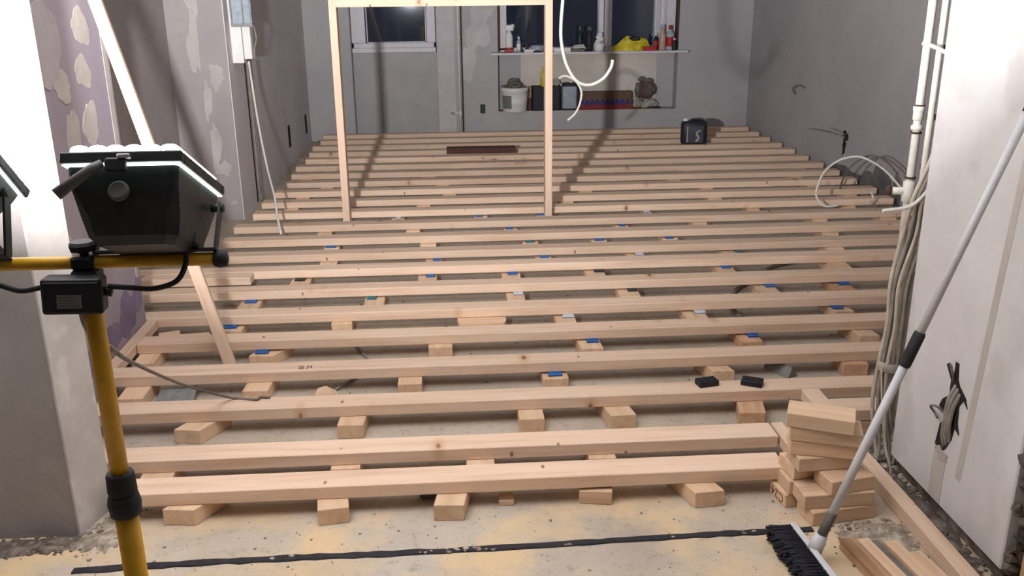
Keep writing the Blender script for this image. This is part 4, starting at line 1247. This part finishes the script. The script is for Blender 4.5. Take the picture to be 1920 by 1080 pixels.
tag(obj('paper_pad', box(BM(), -.055, .055, -.03, .03, 0, .03, .003), 'white_plastic', None, (.79, SY - .045, SZ), (0, 0, R(8))), 'white paper pad in front of the clear bowl', 'pad', 'things on the window sill')
tag(obj('black_cloth', box(BM(), -.04, .04, -.018, .018, 0, .016, .006), 'black_rubber', None, (.865, SY - .075, SZ), (0, 0, R(-6))), 'small dark cloth before the clear bowl', 'cloth', 'things on the window sill')
e = tag(empty('white_carton', (1.117, SY - .03, SZ), (0, 0, R(-2))), 'long white carton on the sill right of the frame post', 'carton', 'things on the window sill')
sub('carton_body', box(BM(), -.083, .083, -.03, .03, 0, .038, .002), 'white_plastic', e)
sub('end_flap', box(BM(), -.083, .083, -.0305, .0305, .038, .040), 'pane_paint', e)
tag(obj('folded_card', box(BM(), -.055, .05, -.03, .03, 0, .008, .001), 'white_plastic', None, (1.29, SY - .02, SZ + .045), (R(24), R(-5), R(4))), 'folded white card propped on the sill', 'card', 'things on the window sill')
tag(obj('grey_glove', loft(BM(), rbox(.07, .035, 1, .03), [(0, 1), (.015, 1.02), (.03, .7)]), 'cable_dusty', None, (1.275, SY - .03, SZ)), 'flat grey glove under the folded white card', 'glove', 'things on the window sill')
bottle('black_bottle', 'tall black bottle on the sill before the left pane', 'bottle', 1.39, .034, .235, 'black_plastic', 'lamp_grey', None, .5, SY - .01)
bottle('dark_bottle', 'shorter dark bottle behind the tall black one', 'bottle', 1.305, .026, .235, 'canister', 'lamp_grey', None, .4, SY + .06)
e = tag(empty('white_cup', (1.49, SY, SZ)), 'white cup stuffed with crumpled paper before the mullion', 'cup', 'things on the window sill')
sub('cup_body', lathe(BM(), [(.038, 0), (.05, .004), (.058, .075), (.054, .078), (.03, .07)], 18), 'white_plastic', e)
rnd = random.Random(6)
bm = BM()
for c in ((-.01, 0, .09), (.02, .005, .11), (0, 0, .135), (.012, 0, .155)):
    lump(bm, c, .032, rnd, 1, (1, .8, 1), .3)
sub('crumpled_paper', bm, 'white_plastic', e)
# yellow bag
e = tag(empty('yellow_bag', (1.81, SY + .012, SZ)), 'crumpled yellow plastic bag on the sill before the right pane', 'bag', 'things on the window sill')
bm = BM()
n_, m_ = 28, 10
rnd = random.Random(9)
rowp = []
for j in range(m_ + 1):
    v = j / m_
    row = []
    for i in range(n_):
        a = 2 * PI * i / n_
        hx, hy = .205 * math.cos(a), .062 * math.sin(a)
        k = math.cos(v * PI / 2) ** .55
        x_ = hx * k
        top = .085 + .06 * math.exp(-((x_ + .03) / .05) ** 2) + .045 * math.exp(-((x_ - .12) / .07) ** 2) - .05 * max(0, (-x_ - .1) / .1)
        row.append(bm.verts.new((x_ + rnd.uniform(-.006, .006), hy * k + rnd.uniform(-.006, .006), max(0, top * math.sin(v * PI / 2) + (rnd.uniform(-.008, .008) if j else 0)))))
    rowp.append(row)
for a, b in zip(rowp, rowp[1:]):
    for i in range(n_):
        bm.faces.new((a[i], a[(i + 1) % n_], b[(i + 1) % n_], b[i]))
bm.faces.new(rowp[0][::-1]); bm.faces.new(rowp[-1])
sub('bag_body', bm, 'yellow_bag', e)
bm = BM()
lump(bm, (.035, -.035, .115), .05, rnd, 2, (1.3, .5, .42), .2)
sub('black_content', bm, 'black_plastic', e)
tag(obj('red_carton', box(BM(), -.068, .068, -.019, .019, 0, .042, .003), 'red_label', None, (1.985, SY - .074, SZ)), 'flat red carton at the right end of the yellow bag', 'carton', 'things on the window sill')
bottle('red_bottle', 'small red-labelled bottle behind the red carton', 'bottle', 2.065, .024, .165, 'canister', 'white_plastic', 'red_label', .4, SY + .02)
bottle('pink_bottle', 'tall clear bottle of pinkish liquid on the sill', 'bottle', 2.122, .034, .245, 'pink_fluid', 'clear_plastic', None, .55, SY - .02, .6)
e = bottle('detergent_bottle', 'red and white detergent bottle at the right sill end', 'bottle', 2.20, .042, .24, 'clear_plastic', 'red_label', 'red_label', .35, SY - .01)
bottle('green_bottle', 'squat dark bottle before the detergent bottle', 'bottle', 2.235, .022, .12, 'shim_black', 'pane_paint', None, .5, SY - .06)

# ------------------------------------------------------------------ things in the niche (ledge at z = .266)
NZ = .2665
NYY = BACK + .06
e = tag(empty('bucket', (.645, BACK + .005, NZ)), 'white plastic bucket heaped with old mortar in the niche', 'bucket', 'things in the niche')
sub('pail', lathe(BM(), [(.118, 0), (.121, .004), (.135, .20), (.142, .205), (.142, .235), (.137, .24), (.128, .235), (.125, .20)], 28), 'white_plastic', e)
sub('label_sheet', lathe(BM(), [(.1225, .03), (.134, .17)], 28), 'white_plastic', e)
bm = BM()
vs = []
for i in range(7):
    a = R(198 + 9 * i)
    vs.append((bm.verts.new((.1245 * math.cos(a), .1245 * math.sin(a), .035)), bm.verts.new((.1345 * math.cos(a), .1345 * math.sin(a), .165))))
for p, q in zip(vs, vs[1:]):
    bm.faces.new((p[0], q[0], q[1], p[1]))
sub('grey_sticker', bm, 'sticker', e)
rnd = random.Random(13)
bm = BM()
for i in range(46):
    a, rr_ = rnd.uniform(0, 6.28), .115 * rnd.random() ** .5
    x_ = rr_ * math.cos(a)
    lump(bm, (x_, rr_ * math.sin(a), .215 + .10 * (1 - rr_ / .12) * (1 - .4 * x_ / .12)), rnd.uniform(.02, .04), rnd, 1, (1, 1, .8), .3)
tag(sub('mortar_heap', bm, 'mortar', e), kind='stuff')
e = tag(empty('black_crate', (.965, NYY, NZ)), 'black plastic crate behind the frame post in the niche', 'crate', 'things in the niche')
bm = BM()
for x0_, x1_, y0_, y1_ in ((-.14, .14, -.07, -.062), (-.14, .14, .062, .07), (-.14, -.132, -.07, .07), (.132, .14, -.07, .07)):
    box(bm, x0_, x1_, y0_, y1_, 0, .235, .002)
box(bm, -.14, .14, -.07, .07, 0, .008)
sub('crate_body', bm, 'crate', e)
bm = BM()
for x0_, x1_, y0_, y1_ in ((-.146, .146, -.076, -.068), (-.146, .146, .068, .076), (-.146, -.138, -.076, .076), (.138, .146, -.076, .076)):
    box(bm, x0_, x1_, y0_, y1_, .22, .24, .002)
sub('crate_rim', bm, 'crate', e)
bm = BM()
loft(bm, rbox(.045, .03, 1, .02), [(0, 1), (.09, 1.05), (.15, .7), (.20, .25), (.22, .1)])
tag(obj('yellow_glove', bm, 'yellow_bag', None, (.965, NYY, NZ + .24 - .03), (0, R(-6), 0)), 'yellow rubber glove poking up out of the black crate', 'glove', 'things in the niche')
bm = BM()
for i in range(8):
    lump(bm, (rnd.uniform(-.025, .025), rnd.uniform(-.03, .03), rnd.uniform(.01, .05)), .03, rnd, 1, (1, .8, .8), .3)
tag(obj('pale_rag', bm, 'rag', None, (1.07, NYY, NZ + .243)), 'pale crumpled rag lying over the crate edge', 'rag', 'things in the niche')
e = tag(empty('paint_can', (.805, BACK + .09, NZ)), 'narrow dirty brush board between bucket and crate', 'board', 'things in the niche')
sub('board', box(BM(), -.02, .02, -.01, .01, 0, .235, .003), 'old_wood', e, (0, 0, 0), (R(-8), 0, 0))
sub('stain', box(BM(), -.0205, .0205, -.0108, -.0095, .0, .12), 'brown_edge', e, (0, 0, 0), (R(-8), 0, 0))
e.name = 'paint_board'
e = tag(empty('jerrycan', (1.205, NYY - .01, NZ)), 'blue-grey jerrycan with black top in the niche', 'jerrycan', 'things in the niche')
sub('can_body', loft(BM(), rbox(.075, .06, 1, .022), [(0, .96), (.008, 1), (.225, 1), (.24, .93)]), 'blue_can', e)
sub('can_top', loft(BM(), rbox(.075, .06, 1, .022), [(.238, .95), (.255, .95), (.27, .8)]), 'black_plastic', e)
sub('can_side', box(BM(), .074, .092, -.05, .05, 0, .25, .006), 'black_plastic', e)
sub('pour_cap', lathe(BM(), [(.02, .268), (.02, .288), (.016, .29)], 12, (.02, 0, 0)), 'white_plastic', e)
sub('foot_band', loft(BM(), rbox(.076, .061, 1, .022), [(0, .97), (.016, 1.0), (.017, .9)]), 'black_plastic', e)
e = tag(empty('tool_box', (1.575, NYY + .01, NZ)), 'long brown cardboard box with red foot band and blue print', 'cardboard box', 'things in the niche')
sub('box_body', box(BM(), -.272, .272, -.05, .05, .045, .175, .002), 'cardboard', e)
sub('red_band', box(BM(), -.274, .274, -.052, .052, .0, .05, .002), 'box_red', e)
bm = BM()
for i in range(10):
    xx = -.265 + i * .052
    prism(bm, [(0, 0), (.018, 0), (.034, .05), (.016, .05)], .002, (xx, -.051, .046), (1, 0, 0), (0, 0, 1), (0, -1, 0))
    prism(bm, [(.020, .04), (.034, .05), (.052, .012), (.042, 0)], .002, (xx, -.0512, .046), (1, 0, 0), (0, 0, 1), (0, -1, 0))
sub('blue_print', bm, 'box_blue', e)
e = tag(empty('old_sack', (1.985, NYY - .01, NZ)), 'crumpled grey-brown sack over a pale rag at the niche end', 'sack', 'things in the niche')
bm = BM()
rnd = random.Random(31)
lump(bm, (.01, 0, .19), .10, rnd, 3, (1.0, .6, .95), .09)
sub('sack_body', bm, 'sack_brown', e)
bm = BM()
lump(bm, (-.04, -.02, .295), .035, rnd, 2, (1.2, .8, .7), .2); lump(bm, (.03, -.02, .285), .035, rnd, 2, (1.3, .8, .6), .2)
lump(bm, (-.075, -.01, .18), .05, rnd, 2, (.6, .8, 1.7), .2)
sub('sack_rim', bm, 'mortar', e)
bm = BM()
for c, r_ in (((-.07, -.02, .05), .05), ((.0, -.03, .045), .045), ((.06, -.02, .06), .05), ((.10, 0, .04), .035), ((-.09, 0, .1), .03)):
    lump(bm, c, r_, rnd, 2, (1.1, .8, .85), .2)
sub('pale_rag', bm, 'rag', e)
tag(obj('metal_strap', box(BM(), -.04, .04, -.02, .02, 0, .018, .003), 'black_plastic', None, (2.10, NYY - .03, NZ - .0), (0, 0, R(5))), 'small dark metal bit at the foot of the sack', 'metal piece')
